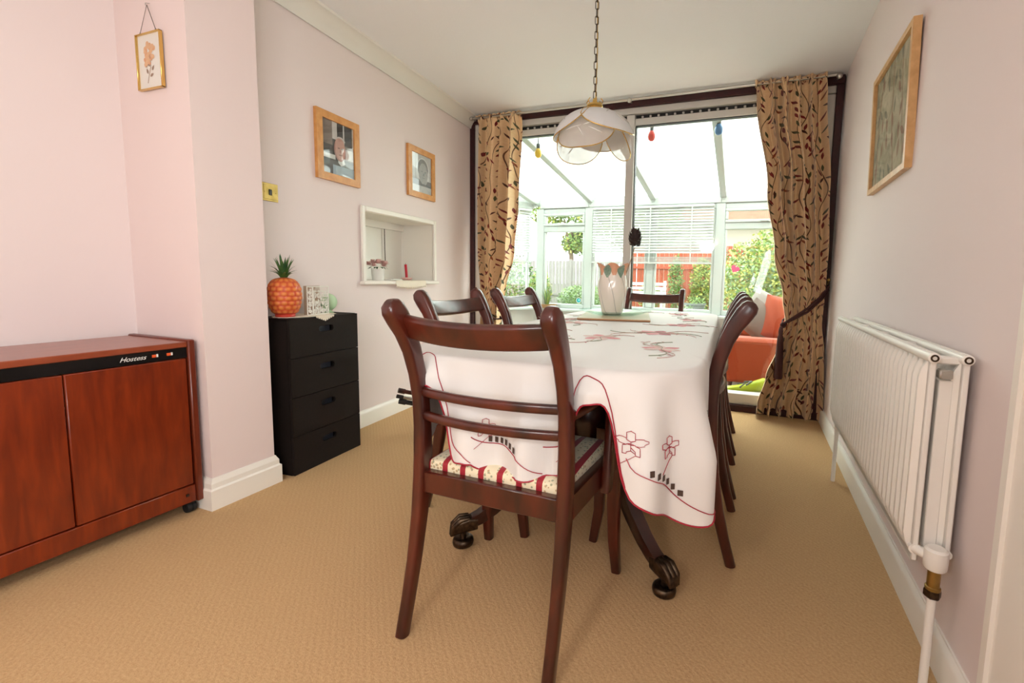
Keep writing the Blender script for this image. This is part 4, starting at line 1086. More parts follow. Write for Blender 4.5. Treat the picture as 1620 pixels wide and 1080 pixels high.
# textile picture, right wall, hanging slightly off plumb
f3 = frame_thing('picture_frame', 'oak-framed woven leaf picture on the right wall above the radiator', 'picture', (xR(2.20)-.003, 2.20, 1.634), .56, .505, AR, .022, .026, 'oak_pale', math.radians(1.2))
q = MB(); V = [(.012, -.262, -.235), (.012, .262, -.235), (.012, .262, .235), (.012, -.262, .235)]; q.add(V, [(0, 1, 2, 3)]); q.uv = [(0, 0), (.52, 0), (.52, .47), (0, .47)]; q.build('woven_picture', 'textile_print', f3, 0, fix=False)
q = MB(); q.b2((.018, -.259, -.232), (.019, .259, .232)); q.build('glazing', 'picture_glass', f3, 0)
q = MB(); q.b2((.003, -.27, -.24), (.010, .27, .24)); q.build('backing', 'paper', f3, 0)
# pressed flower hanging on the pier
pf = thing('hanging_frame', 'thin brass hanging frame with a pressed orange flower on the pier', 'picture', (-2.171, 1.143, 1.762), -PI/2)
w_, h_ = .150, .206
for y0, y1, z0, z1 in ((-w_/2, w_/2, h_/2-.004, h_/2), (-w_/2, w_/2, -h_/2, -h_/2+.004), (-w_/2, -w_/2+.004, -h_/2, h_/2), (w_/2-.004, w_/2, -h_/2, h_/2)):
    q = MB(); q.b2((.002, y0, z0), (.014, y1, z1), .001); q.build('brass_rim', 'gold', pf)
q = MB(); q.b2((.004, -w_/2+.002, -h_/2+.002), (.006, w_/2-.002, h_/2-.002)); q.build('sheet', 'pressed_sheet' if False else 'paper', pf, 0)
q = MB(); q.b2((.0105, -w_/2+.004, -h_/2+.004), (.0115, w_/2-.004, h_/2-.004)); q.build('glazing', 'picture_glass', pf, 0)
M('pressed_orange', (232, 186, 140), .8); M('pressed_orange2', (226, 166, 122), .8); M('pressed_brown', (164, 136, 112), .8)
rng = random.Random(3); q = MB(); xx = .0064
def disc(cy, czz, r, mi, k): q.poly([(xx+k*.00003, cy+r*math.cos(a*PI/5+k), czz+r*math.sin(a*PI/5+k)) for a in range(10)], mi)
kk = 0
for cy, czz, R, nn in ((.0, .038, .030, 26), (.020, -.002, .017, 10), (.008, .01, .02, 8)):
    for i in range(nn):
        a = rng.uniform(0, 6.28); r_ = R*math.sqrt(rng.random()); kk += 1; disc(-cy+r_*math.cos(a), czz+r_*math.sin(a), rng.uniform(.006, .010), rng.choice((0, 0, 1)), kk)
q.build('pressed_petals', ['pressed_orange', 'pressed_orange2'], pf, 0, fix=False)
q = MB(); q.tube([(xx, .0, .03), (xx, .001, -.02), (xx, -.012, -.05), (xx, -.022, -.078)], .0012, 4)
for cy, czz, a in ((-.004, -.02, -.5), (.006, -.035, .7), (-.016, -.045, -.4), (-.02, -.02, -.9), (-.006, -.055, 1.2)):
    q.poly([(xx+.0004, cy+l*math.sin(a)+w2*math.cos(a), czz+l*math.cos(a)-w2*math.sin(a)) for l, w2 in ((0, 0), (.009, .006), (.018, .004), (.024, 0), (.018, -.004), (.009, -.006))])
q.build('pressed_stem', 'pressed_brown', pf, 0, fix=False)
q = MB()
for s in (-1, 1):
    P0 = Vector((.008, s*.048, h_/2+.004)); P1 = Vector((.006, 0, .204))
    for i in range(22): c = P0.lerp(P1, (i+.5)/22); q.box(c, (.002, .0022, .0034), .0005)
    q.tube([(.008, s*.048+.004*math.cos(t*PI/4), h_/2+.003+.004*math.sin(t*PI/4)) for t in range(8)], .0008, 4, closed=True)
q.build('hanging_chain', 'old_brass', pf)
q = MB(); q.tube([(-.004, 0, .214), (.010, 0, .208), (.010, 0, .200)], .0016, 5); q.build('nail', 'steel', pf)
# brass switch plate
sw = thing('switch_plate', 'square brass switch plate on the left wall beside the pier', 'switch', (xL(1.578)+.0005, 1.578, 1.350), AL)
q = MB(); q.b2((0, -.043, -.043), (.004, .043, .043), .0018); q.build('plate', 'brass', sw)
q = MB(); q.b2((.0038, -.034, -.034), (.0055, .034, .034), .0015); q.build('raised_panel', 'brass', sw)
q = MB(); q.b2((.0052, -.008, -.014), (.0085, .008, .014), .001); q.build('rocker', 'black', sw)
for s in (-1, 1): q = MB(); q.lathe([(.0, .0058), (.0035, .0058), (.0028, .0068), (0, .007)], 10, (0, s*.030, 0), axis='x'); q.build('screw', 'brass', sw)

# ---------------------------------------------------------------- radiator
ra = thing('radiator', 'cream double-panel radiator with vertical flutes on the right wall', 'radiator', (xR(1.86), 1.86, 0), AR)
RL, Z0, Z1 = .605, .302, .815
def rad_panel(xo, name):
    nf = 30; q = MB()
    def f(u, v):
        y = -RL+2*RL*u; z = lerp(Z0, Z1, v); e = min(1, max(0, min((v-.045)/.05, (.955-v)/.05))); s = math.sin(u*nf*PI)**2 if .012 < u < .988 else 0
        s = min(1, max(0, s*2.0-.35)); return (xo+.002+.015*s*e, y, z)
    q.grid(f, nf*8+1, 26)
    q.b2((xo-.012, -RL, Z0), (xo+.002, RL, Z1), .003)
    q.tube([(xo-.004, -RL, Z1-.012), (xo-.004, RL, Z1-.012)], .0125, 10); q.tube([(xo-.004, -RL, Z0+.03), (xo-.004, RL, Z0+.03)], .0125, 10)
    return q.build(name, 'radiator_cream', ra, 40)
rad_panel(.095, 'front_panel'); rad_panel(.032, 'back_panel')
for k in range(5):
    y = -RL+.03+(2*RL-.06)*k/4; q = MB(); q.b2((.032, y-.016, Z1-.028), (.088, y+.016, Z1-.010), .004); q.build('cross_tie', 'radiator_cream', ra)
for xo in (.091, .028):
    for s in (-1, 1):
        q = MB(); q.lathe([(0, 0), (.0125, 0), (.0125, .006), (.010, .008), (0, .008)], 16, (xo, RL+.0 if s > 0 else -RL-.008, Z1-.012), axis='y'); q.build('header_cap', 'radiator_cream', ra)
    q = MB(); q.lathe([(.0048, 0), (.0085, 0), (.0085, .002), (.0048, .002), (.0048, 0)], 16, (xo, RL+.0075, Z1-.012), axis='y', cap=False); q.build('plug_ring', 'old_brass', ra)
q = MB(); q.b2((.052, RL-.02, Z1-.06), (.078, RL+.006, Z1-.038), .003); q.build('bleed_fitting', 'steel', ra)
q = MB(); q.b2((.045, -RL+.02, Z0+.03), (.072, RL-.012, Z1-.065), .002); q.build('convector_fins', 'radiator_cream', ra)
# valve, near end (local +y is towards the camera)
yv = RL+.022; xv = .055
q = MB(); q.tube([(.09, yv-.030, Z0+.03), (.075, yv-.012, Z0+.03), (xv, yv, Z0+.03)], .012, 10); q.build('valve_tail', 'radiator_cream', ra)
q = MB(); q.lathe([(0, .055), (.018, .055), (.0235, .050), (.0245, .030), (.0235, .008), (.020, .003), (0, .003)], 20, (xv, yv, Z0+.0)); q.build('valve_cap', 'radiator_cream', ra)
q = MB(); q.lathe([(0, .003), (.013, .003), (.013, -.040), (.016, -.042), (.016, -.048), (0, -.048)], 16, (xv, yv, Z0)); q.build('valve_body', 'brass', ra)
q = MB(); q.lathe([(0, -.048), (.017, -.048), (.018, -.052), (.018, -.064), (.015, -.068), (0, -.068)], 6, (xv, yv, Z0)); q.build('valve_nut', 'old_brass', ra, 20)
q = MB(); q.tube([(xv, yv, Z0-.06), (xv, yv, .0)], .0095, 12); q.build('supply_pipe', 'radiator_cream', ra)
q = MB(); q.tube([(.075, -RL+.02, Z0+.02), (.075, -RL+.02, Z0-.04)], .013, 10); q.build('valve_body', 'radiator_cream', ra)
q = MB(); q.tube([(.075, -RL+.02, Z0-.03), (.075, -RL+.02, .0)], .0095, 12); q.build('supply_pipe', 'radiator_cream', ra)
for s in (-.4, .4): q = MB(); q.b2((0.0, s-.02, Z0+.1), (.022, s+.02, Z1-.1), .002); q.build('wall_bracket', 'radiator_cream', ra)

# ---------------------------------------------------------------- curtains
YP = 3.455
cp = thing('curtain_pole', 'thin steel curtain pole across the top of the patio door', 'curtain pole', (0, YP, 2.312))
q = MB(); q.tube([(-2.255, 0, 0), (.545, 0, .012)], .010, 12); q.build('pole', 'steel', cp)
for x in (-2.24, -.855, .535):
    q = MB(); q.tube([(x, .06, .004), (x, .0, .004)], .006, 8); q.ball((x, -.012, -.002), .018, 14, 10); q.build('bracket', 'steel', cp)
def curtain(label, zs, xl, xr, yo, nf, fabric_w, seed, ztop, zbot):
    r = thing('curtain', label, 'curtain', (0, YP, 0), group='patterned curtains on the pole')
    rng = random.Random(seed); ph = [rng.uniform(0, 6.28) for _ in range(4)]; nu, nv = 260, 90
    q = MB(); q.uv = []
    for j in range(nv):
        v = j/(nv-1); z = lerp(ztop, zbot, v)
        a = smooth_interp(z, zs, xl); b = smooth_interp(z, zs, xr); wdt = b-a
        for i in range(nu):
            u = i/(nu-1)
            # gathered pleats, deepest below the heading, drifting a little with height
            amp = interp(z, zs, yo)
            p = u*nf*2*PI+ph[0]+.9*math.sin(2.0*v+ph[1]+u*4)+.5*math.sin(5*u*PI+ph[2])
            y = -amp*(math.sin(p)+.35*math.sin(2.3*p+ph[3]))
            hd = max(0, 1-abs(z-(ztop-.045))/.05)
            if z > ztop-.03: y = y*.7+.010*math.sin(u*nf*4.6*PI+ph[2])
            y -= .004*hd
            x = a+wdt*u+.008*math.cos(p)*(amp/.03)
            zz = z+(.010*math.sin(u*nf*3.3*PI+ph[1]) if j == 0 else 0)+(.012*math.sin(p*.5+ph[2])*(v**6))
            q.v.append((x, y, zz)); q.uv.append((u*fabric_w, -v*(ztop-zbot)*1.02+seed))
    for j in range(nv-1):
        for i in range(nu-1): q.f.append((j*nu+i, j*nu+i+1, (j+1)*nu+i+1, (j+1)*nu+i)); q.m.append(0)
    q.build('drape', 'curtain_print', r, 80, fix=False)
    # gathered heading sleeve behind/over the pole
    q = MB(); q.uv = []
    for j in range(7):
        for i in range(nu):
            u = i/(nu-1); a_ = -PI*.5+PI*1.5*j/6; x = lerp(xl[-1], xr[-1], u); rr = .018+.004*math.sin(u*nf*4.6*PI+ph[2])
            q.v.append((x, rr*math.cos(a_)*1.0, 2.316+rr*math.sin(a_))); q.uv.append((u*fabric_w, j*.012))
    for j in range(6):
        for i in range(nu-1): q.f.append((j*nu+i, j*nu+i+1, (j+1)*nu+i+1, (j+1)*nu+i)); q.m.append(0)
    q.build('heading_sleeve', 'curtain_print', r, 80, fix=False)
    return r
zs = [0., .10, .30, .52, .70, .86, 1.17, 1.6, 2.2, 2.35]
curtain('leaf-patterned beige curtain on the right, gathered by a dark rope', zs,
        [.15, .155, .20, .265, .305, .280, .205, .135, .040, .025], [.575, .575, .57, .56, .54, .545, .545, .527, .475, .466],
        [.058, .058, .052, .040, .026, .030, .052, .056, .048, .022], 5, .56, 3.0, 2.352, .02)
curtain('leaf-patterned beige curtain on the left, beside the picture wall', zs,
        [-2.19, -2.19, -2.17, -2.15, -2.14, -2.16, -2.18, -2.19, -2.195, -2.195], [-1.86, -1.88, -1.92, -1.95, -1.955, -1.91, -1.84, -1.805, -1.775, -1.77],
        [.058, .058, .052, .040, .026, .030, .052, .056, .048, .022], 4, .46, 6.0, 2.318, .02)
tb2 = thing('curtain_tieback', 'dark plum rope tieback with tassel around the right curtain', 'tieback', (0, YP, 0))
q = MB()
for off in (0, .012): q.tube([(.570, .055, .955-off), (.565, -.005, .945-off*2), (.52, -.055, .885-off*2), (.44, -.075, .80-off*2), (.36, -.072, .735-off), (.305, -.05, .690), (.296, -.02, .675)], .0085, 8)
q.build('rope', 'rope_plum', tb2)
q = MB(); q.tube([(.296, -.02, .675), (.30, .04, .70), (.40, .062, .80), (.52, .062, .92), (.570, .055, .955)], .008, 8); q.build('rope_back', 'rope_plum', tb2)
q = MB(); q.ball((.298, -.045, .676), (.020, .017, .022), 12, 8); q.build('knot', 'rope_plum', tb2)
q = MB(); q.lathe([(.010, .0), (.016, -.03), (.014, -.06), (.020, -.075), (.024, -.16), (.030, -.355), (.026, -.365), (0, -.365)], 14, (.285, -.062, .665)); q.build('tassel', 'rope_plum', tb2)
hk = MB(); hk.tube([(.574, .06, .97), (.562, .02, .965), (.562, .0, .975), (.562, -.01, .99)], .005, 8); hk.ball((.562, -.012, .995), .012, 12, 8); hk.build('hook', 'brass', tb2)
tb3 = thing('curtain_tieback', 'dark plum rope tieback around the left curtain behind the chairs', 'tieback', (0, YP, 0))
q = MB(); q.tube([(-2.24, .06, .86), (-2.17, -.03, .78), (-2.08, -.06, .66), (-1.98, -.05, .60), (-1.945, .01, .60), (-2.05, .05, .68), (-2.24, .06, .86)], .0085, 8); q.build('rope', 'rope_plum', tb3)
q = MB(); q.ball((-2.06, -.065, .63), (.020, .016, .022), 12, 8); q.build('knot', 'rope_plum', tb3)
q = MB(); q.lathe([(.010, 0), (.016, -.05), (.020, -.09), (.028, -.33), (0, -.335)], 14, (-2.06, -.072, .615)); q.build('tassel', 'rope_plum', tb3)

# ---------------------------------------------------------------- pendant lamp
lx, ly, lz = -.695, 2.12, 1.60
pl = thing('pendant_lamp', 'pendant lamp with gilt-edged frosted glass petals on a brass chain', 'lamp', (lx, ly, 0))
q = MB(); q.lathe([(0, ZC), (.05, ZC), (.05, ZC-.008), (.035, ZC-.022), (.012, ZC-.032), (.012, ZC-.04), (0, ZC-.04)], 24); q.build('ceiling_rose', 'gold', pl)
q = MB(); q.lathe([(0, lz+.222), (.006, lz+.222), (.010, lz+.215), (.012, lz+.198), (.024, lz+.196), (.037, lz+.192), (.039, lz+.184), (.033, lz+.178), (.037, lz+.172), (.038, lz+.162), (.040, lz+.155), (0, lz+.150)], 28); q.build('brass_gallery', 'gold', pl)
for k in range(6):
    a = k*PI/3; q = MB(); q.tube([(.034*math.cos(a), .034*math.sin(a), lz+.192), (.040*math.cos(a), .040*math.sin(a), lz+.206), (.030*math.cos(a), .030*math.sin(a), lz+.218)], .0024, 5); q.build('gallery_claw', 'gold', pl)
lk = MB(); lp = []
for i in range(20):
    a = 2*PI*i/20; lp.append((.0078*math.cos(a), 0, .0075*math.sin(a)+(.0115 if math.sin(a) > 0 else -.0115)))
lk.tube(lp, .0019, 6, closed=True); l0 = None; z = lz+.236; k = 0
while z < ZC-.035:
    if l0 is None: l0 = lk.build('chain_link', 'old_brass', pl); o = l0
    else: o = l0.copy(); COL.objects.link(o); o.parent = pl
    o.location = (0, 0, z); o.rotation_euler = (0, 0, (k % 2)*PI/2+.6); z += .0335; k += 1
q = MB(); q.tube([(.003, 0, lz+.2), (.006, .002, lz+.4), (.002, .003, lz+.6), (.003, 0, ZC-.03)], .0022, 6); q.build('flex', 'gold', pl)
q = MB(); q.ball((0, 0, lz+.07), (.028, .028, .035), 16, 10); q.tube([(0, 0, lz+.10), (0, 0, lz+.155)], .014, 12); q.build('bulb', 'shade_glass', pl)
def dome(a, s, k=1.0):
    """petal surface: s=0 at the gallery, 1 at the rim"""
    r_ = .036+.152*math.sin(min(s, 1.25)*PI/2*.92)*k; z = lz+.156-.150*(1-math.cos(s*PI/2*.90))*1.0-.012*s
    return Vector((r_*math.cos(a), r_*math.sin(a), z))
def petal(a0, halfw, smax, kk, mat, zoff, edge_name, sprig, sprig_mat):
    def outline(u):       # u in [-1,1] -> how far down the petal reaches
        return smax*(.40+.60*math.sqrt(max(0, 1-abs(u)**2.6)))
    q = MB(); q.grid(lambda u, v: dome(a0+(2*u-1)*halfw, outline(2*u-1)*v, kk)+Vector((0, 0, zoff)), 25, 14); q.grid(lambda u, v: dome(a0+(2*u-1)*halfw, outline(2*u-1)*v, kk)*1+Vector((0, 0, zoff-.003)), 25, 14)
    p = q.build('petal', mat, pl, 80, fix=False)
    e = [dome(a0-halfw, outline(-1)*t/8, kk)+Vector((0, 0, zoff)) for t in range(3, 8)]+[dome(a0+(2*i/40-1)*halfw, outline(2*i/40-1), kk)+Vector((0, 0, zoff)) for i in range(41)]+[dome(a0+halfw, outline(1)*t/8, kk)+Vector((0, 0, zoff)) for t in range(7, 2, -1)]
    q = MB(); q.tube(e, .0026, 6); q.build(edge_name, 'gold', p)
    q = MB()
    for (du, s0, s1, cv) in sprig:
        q.tube([dome(a0+halfw*(du+cv*t/6), lerp(s0, s1, t/6), kk+.008)+Vector((0, 0, zoff+.001)) for t in range(7)], [.0006, .0022, .003, .003, .0026, .0018, .0006], 5)
    q.build('etched_sprig', sprig_mat, p)
V0 = math.radians(-60)
for k in range(3):
    petal(V0+math.radians(28)+k*2*PI/3, math.radians(66), .98, 1.06, 'shade_glass', .006, 'gilt_edge', [(-.1, .35, .55, -.2), (.0, .5, .72, .15), (.25, .55, .7, .2)], 'steel')
    petal(V0+math.radians(-32)+k*2*PI/3, math.radians(58), 1.24, .95, 'shade_clear', -.012, 'gilt_edge', [(-.5, .85, .8, .5), (-.1, .82, 1.05, .2), (.05, .8, .72, .3), (.2, .85, .98, .35)], 'ink_white')

lp2 = clone(pl, (-.55, -.75, 0), .4, 'added copy of the pendant lamp for fill light, unseen behind the camera')  # added out-of-view lamp and bulb that brighten the room
bl = bpy.data.lights.new('added_fill_bulb', 'POINT'); bl.energy = 11; bl.shadow_soft_size = .12; bl.color = (1, .985, .96)
bo = bpy.data.objects.new('added_fill_bulb', bl); COL.objects.link(bo); bo.location = (-.55, -.75, lz-.045)

# ---------------------------------------------------------------- walking sticks behind the chairs
for z, r_, lab, x, y, mt in ((.262, .016, 'brown rounded rod end beside the left skirting, uppermost of three', -1.90, 2.16, 'mahogany'), (.228, .012, 'slim grey rod with a black tip beside the left skirting, middle of three', -1.905, 2.15, 'steel'), (.195, .018, 'black rod with a thick black tip beside the left skirting, lowest of three', -1.90, 2.165, 'black')):
    t = thing('floor_rod', lab, 'rod', (x, y, 0), group='rods by the picture wall')
    q = MB(); q.tube([(.0, 0, z), (.22, .25, max(.02, z-.105)), (.44, .50, max(.015, z-.225))], r_*.8, 10); q.build('shaft', mt, t)
    q = MB(); q.tube([(-.012, -.014, z+.006), (.012, .014, z-.006)], r_, 12); q.build('ferrule', 'rubber' if mt != 'mahogany' else 'mahogany_dark', t)
# ================================================================ CONSERVATORY CONTENTS
sl = thing('festoon_lights', 'string of coloured festoon bulbs hanging inside the conservatory by the door', 'string lights', (0, 3.84, 0))
q = MB(); q.tube([(-2.6, 0, 2.262), (-1.75, 0, 2.250), (-.75, 0, 2.300), (-.23, 0, 2.290), (.5, 0, 2.262), (1.3, 0, 2.26)], .004, 6); q.build('cable', 'black', sl)
for x, z, c in ((-1.79, 2.095, 'bulb_yellow'), (-.755, 2.160, 'bulb_red'), (-.222, 2.165, 'bulb_blue'), (.32, 2.20, 'bulb_yellow')):
    q = MB(); q.lathe([(0, -.045), (.014, -.043), (.027, -.030), (.0325, -.008), (.030, .012), (.020, .032), (.014, .040), (0, .042)], 18, (x, 0, z)); b_ = q.build('bulb', c, sl, 70)
    q = MB(); q.lathe([(0, .036), (.016, .036), (.016, .075), (.011, .082), (0, .082)], 14, (x, 0, z)); q.tube([(x, 0, z+.06), (x, 0, 2.256 if x < -1 or x > 0 else 2.295)], .005, 6); q.build('bulb_holder', 'bulb_socket', b_)
def suncatcher(label, loc, rz, r_=.040):
    t = thing('suncatcher', label, 'ornament', loc, rz)
    q = MB(); q.lathe([(r_*.72, -.003), (r_, -.003), (r_, .003), (r_*.72, .003), (r_*.72, -.003)], 24, axis='y', cap=False); q.build('rim', 'steel', t)
    q = MB(); q.lathe([(0, -.002), (r_*.74, -.002), (r_*.74, .002), (0, .002)], 24, axis='y'); q.build('disc', 'teal', t)
    q = MB(); q.lathe([(0, -.004), (r_*.3, -.004), (r_*.3, .004), (0, .004)], 16, (r_*.15, 0, r_*.1), axis='y'); q.build('pale_spot', 'teal_pale', t)
suncatcher('teal glass disc on the window in front of the white fence', (-2.05, 5.765, .668), 0)
suncatcher('teal glass disc hanging before the short blind by the left curtain', (-2.90, 5.42, 1.362), math.radians(54))
pk = thing('suncatcher', 'small bright pink ornament on the window before the rose bushes', 'ornament', (-.065, 5.77, 1.12))
q = MB(); P = []
for i in range(24):
    a = 2*PI*i/24; P.append((.0032*16*math.sin(a)**3, 0, .0032*(13*math.cos(a)-5*math.cos(2*a)-2*math.cos(3*a)-math.cos(4*a))))
q.prism(P, (0, -.006, 0)); o = q.build('heart', 'blossom_pink', pk, 30); o.rotation_euler = (0, .5, 0)
# spiky plant in a dish on the sill
sp_ = thing('sill_plant', 'spiky yellow-green plant in a brown dish on the conservatory sill', 'plant', (-2.50, 5.71, .551)); sp_.scale = (1.25, 1.25, 1.35)
q = MB(); q.lathe([(0, 0), (.07, 0), (.11, .035), (.115, .04), (.105, .04), (.06, .012), (0, .012)], 28); q.build('dish', 'mat_edge', sp_)
rng = random.Random(21)
for k in range(30):
    a = rng.uniform(0, 6.28); ln = rng.uniform(.08, .26); out_ = rng.uniform(.02, .16); d = Vector((math.cos(a), math.sin(a)*.5, 0)); sd = Vector((-math.sin(a), math.cos(a), 0)); V = []; F = []
    for j in range(5):
        s = j/4; c = d*(.02+out_*s*s)+Vector((0, 0, .03+ln*s-.4*out_*s**3)); V += [c-sd*.010*(1-s), c+sd*.010*(1-s)]
    for j in range(4): F.append((2*j, 2*j+1, 2*j+3, 2*j+2))
    q = MB(); q.add(V, F); q.build('leaf', rng.choice(('yellow_leaf', 'leaf_green', 'bush_leaf')), sp_, 60, fix=False)
# sofa, end-on, with cushions
so = thing('sofa', 'orange fabric sofa seen end-on through the patio door', 'sofa', (0, 0, 0))
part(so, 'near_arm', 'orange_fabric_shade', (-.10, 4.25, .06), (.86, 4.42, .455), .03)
part(so, 'arm_pad', 'orange_fabric', (-.11, 4.24, .40), (.87, 4.43, .47), .03)
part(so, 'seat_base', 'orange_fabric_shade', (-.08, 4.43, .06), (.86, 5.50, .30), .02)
part(so, 'seat_cushion', 'orange_fabric', (-.09, 4.44, .30), (.66, 4.96, .43), .04)
part(so, 'seat_cushion', 'orange_fabric', (-.09, 4.97, .30), (.66, 5.49, .43), .04)
part(so, 'backrest', 'orange_fabric', (.66, 4.43, .30), (.92, 5.50, .80), .05)
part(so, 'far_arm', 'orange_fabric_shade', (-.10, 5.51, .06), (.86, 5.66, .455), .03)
for x in (-.04, .80):
    for y in (4.30, 5.6): q = MB(); q.lathe([(.018, 0), (.025, .06)], 12, (x, y, .0)); q.build('foot', 'mahogany', so)
def pillow(name, label, mat, c, w, h, t, rot, group='cushions on the orange sofa'):
    r = thing(name, label, 'cushion', c, group=group); r.rotation_euler = rot
    def f(sg):
        def g(u, v):
            x, z = 2*u-1, 2*v-1; b = (1-x*x)*(1-z*z); pin = 1-.10*(x*x)*(1-z*z*.3)*0-.07*(1-abs(x))*(abs(z) > .98)
            return (x*w/2*(1-.06*(1-x*x)*z*z), sg*t/2*b**.45, z*h/2*(1-.06*(1-z*z)*x*x))
        return g
    q = MB(); q.grid(f(1), 17, 17); q.grid(f(-1), 17, 17); q.build('cover', mat, r, 80)
    return r
pillow('cushion', 'taupe cushion standing on its corner on the orange sofa', 'taupe_fabric', (.20, 4.52, .60), .34, .32, .13, (math.radians(-14), math.radians(38), math.radians(8)))
pillow('cushion', 'silver grey cushion behind the taupe one on the sofa', 'silver_fabric', (.26, 4.74, .66), .40, .38, .13, (math.radians(-16), math.radians(28), math.radians(-5)))
pillow('cushion', 'plump orange cushion leaning beside the right curtain', 'orange_fabric', (.40, 4.54, .63), .38, .40, .17, (math.radians(-14), math.radians(12), math.radians(10)))
pillow('cushion', 'small orange cushion low behind the dining chair backs on the sofa', 'orange_fabric', (.03, 4.85, .53), .26, .22, .10, (math.radians(-20), 0, 0))
# lime green thing on the floor
lt_ = thing('floor_mat', 'white and grey mat on the conservatory floor by the door', 'mat', (.05, 4.0, 0)); q = MB(); q.b2((-.22, -.16, 0), (.26, .16, .05), .01); q.build('mat', 'silver_fabric', lt_)
lg = thing('lime_floor_toy', 'curved lime green plastic object with grey straps on the conservatory floor', 'toy', (.09, 3.96, .051), math.radians(8))
q = MB(); path = [(-.15, 0, .018), (-.12, 0, .022), (-.05, 0, .030), (.03, 0, .042), (.10, 0, .058), (.15, 0, .068), (.17, 0, .072)]
q.sweep(path, [rrect(a, b, min(a, b)*.45, 4) for a, b in ((.05, .02), (.075, .034), (.085, .048), (.085, .070), (.090, .10), (.085, .12), (.06, .10))], side=(0, 1, 0)); q.build('shell', 'lime', lg, 70)
for x, z in ((-.02, .064), (.03, .088)): q = MB(); q.tube([(x-.03, -.04, z-.02), (x, -.02, z), (x+.02, .0, z+.004), (x, .03, z-.004), (x-.04, .03, z-.01)], .007, 8); q.build('strap', 'grey_strap', lg)

# ================================================================ GARDEN
gd = MB(); gd.b2((-30, 6.0, -.2), (30, 60, .10)); S(gd.build('lawn', 'lawn', ang=0), 'bright lawn beyond the conservatory')
pt = struct('patio', 'pale slab terrace outside the conservatory')
s0 = None; tile = MB(); tile.b2((-.29, -.29, 0), (.29, .29, .02), .004)
for i in range(9):
    for j in range(7):
        if s0 is None: s0 = tile.build('paving_slab', 'patio_slab', pt); o = s0
        else: o = s0.copy(); COL.objects.link(o); o.parent = pt
        o.location = (-3.0+i*.6, 6.6+j*.6, .10)
gr = struct('ground_outside', 'ground around the house'); q = MB(); q.b2((-30, -12, -.4), (30, 6.0, -.2)); q.build('earth', 'soil', gr, 0)
def fence(label, a, b, zb, zt, mat, bw, rail):
    a, b = Vector(a), Vector(b); d = b-a; Lf = d.length; r = thing('garden_fence', label, 'fence', (a.x, a.y, 0), math.atan2(d.y, d.x))
    n = int(Lf/bw); bd = MB(); bd.b2((0, -.008, zb), (bw*.93, .008, zt), .003); s0 = None
    for i in range(n):
        if s0 is None: s0 = bd.build('board', mat, r); o = s0
        else: o = s0.copy(); COL.objects.link(o); o.parent = r
        o.location = (i*bw, .006*(i % 2), 0)
    for z in rail: q = MB(); q.b2((0, -.05, z-.035), (Lf, -.012, z+.035), .004); q.build('rail', mat, r)
    for i in range(int(Lf/1.8)+1): q = MB(); q.b2((i*1.8-.05, -.02, zb), (i*1.8+.05, .08, zt+.04), .006); q.build('post', mat, r)
    return r
fence('tall bleached white board fence behind the silvery shrub', (-8.6, 13.2), (-3.3, 13.2), .12, 1.50, 'fence_bleached', .115, (.45,))
fence('orange-brown board fence behind the white bench', (-3.2, 13.4), (1.2, 13.4), .12, 1.95, 'fence_orange', .135, (1.32,))
def foliage(name, label, cat, c, rad, n, leaf, mats, seed, group=None, trunk=None, blobs=None):
    """leafy plant: leaf blades scattered through overlapping clumps, one mesh of foliage plus its stem"""
    rng = random.Random(seed); r = thing(name, label, cat, (c[0], c[1], .10), group=group)
    blobs = blobs or [(0, 0, c[2]-.10, 1.)]
    for mi, mat in enumerate(mats):
        q = MB(); V = []; F = []
        for k in range(n//len(mats)):
            bx, by, bz, bs = rng.choice(blobs)
            while True:
                p = Vector((rng.uniform(-1, 1), rng.uniform(-1, 1), rng.uniform(-1, 1)))
                if .35 < p.length < 1: break
            p = Vector((bx+p.x*rad[0]*bs, by+p.y*rad[1]*bs, max(.02, bz+p.z*rad[2]*bs)))
            a = Vector((rng.uniform(-1, 1), rng.uniform(-1, 1), rng.uniform(-.6, .8))).normalized(); b_ = a.cross(Vector((rng.uniform(-1, 1), rng.uniform(-1, 1), rng.uniform(-1, 1)))).normalized()
            l = leaf*rng.uniform(.6, 1.3); o = len(V)
            V += [p, p+a*l*.5+b_*l*.28, p+a*l, p+a*l*.5-b_*l*.28]; F.append((o, o+1, o+2, o+3))
        q.add(V, F); f_ = q.build('foliage', mat, r, 0, fix=False); f_['kind'] = 'stuff'
    if trunk:
        q = MB(); q.tube([(0, 0, 0), (.05, .02, trunk[1]*.4), (-.04, 0, trunk[1]*.75), (.03, 0, trunk[1])], [trunk[0], trunk[0]*.8, trunk[0]*.65, trunk[0]*.4], 10)
        for a in (.6, 2.4, 4.4): q.tube([(-.02, 0, trunk[1]*.6), (math.cos(a)*.4*rad[0], math.sin(a)*.4*rad[1], trunk[1]*1.05)], [trunk[0]*.5, trunk[0]*.2], 7)
        q.build('trunk', 'bark', r)
    else:
        q = MB()
        for a in range(5): q.tube([(.03*math.cos(a*1.3), .03*math.sin(a*1.3), 0), (.4*rad[0]*math.cos(a*1.3), .4*rad[1]*math.sin(a*1.3), rad[2]*.9)], [.015, .006], 6)
        q.build('stems', 'bark', r)
    return r
foliage('hedge', 'clipped green hedge outside the angled window by the left curtain', 'hedge', (-6.4, 9.2, .85), (1.1, .5, .95), 11000, .07, ['hedge_leaf', 'bush_leaf', 'leaf_green'], 1, blobs=[(-1.6, 0, .8, 1), (-.6, 0, .8, 1), (.5, 0, .8, 1), (1.2, 0, .7, .9)])
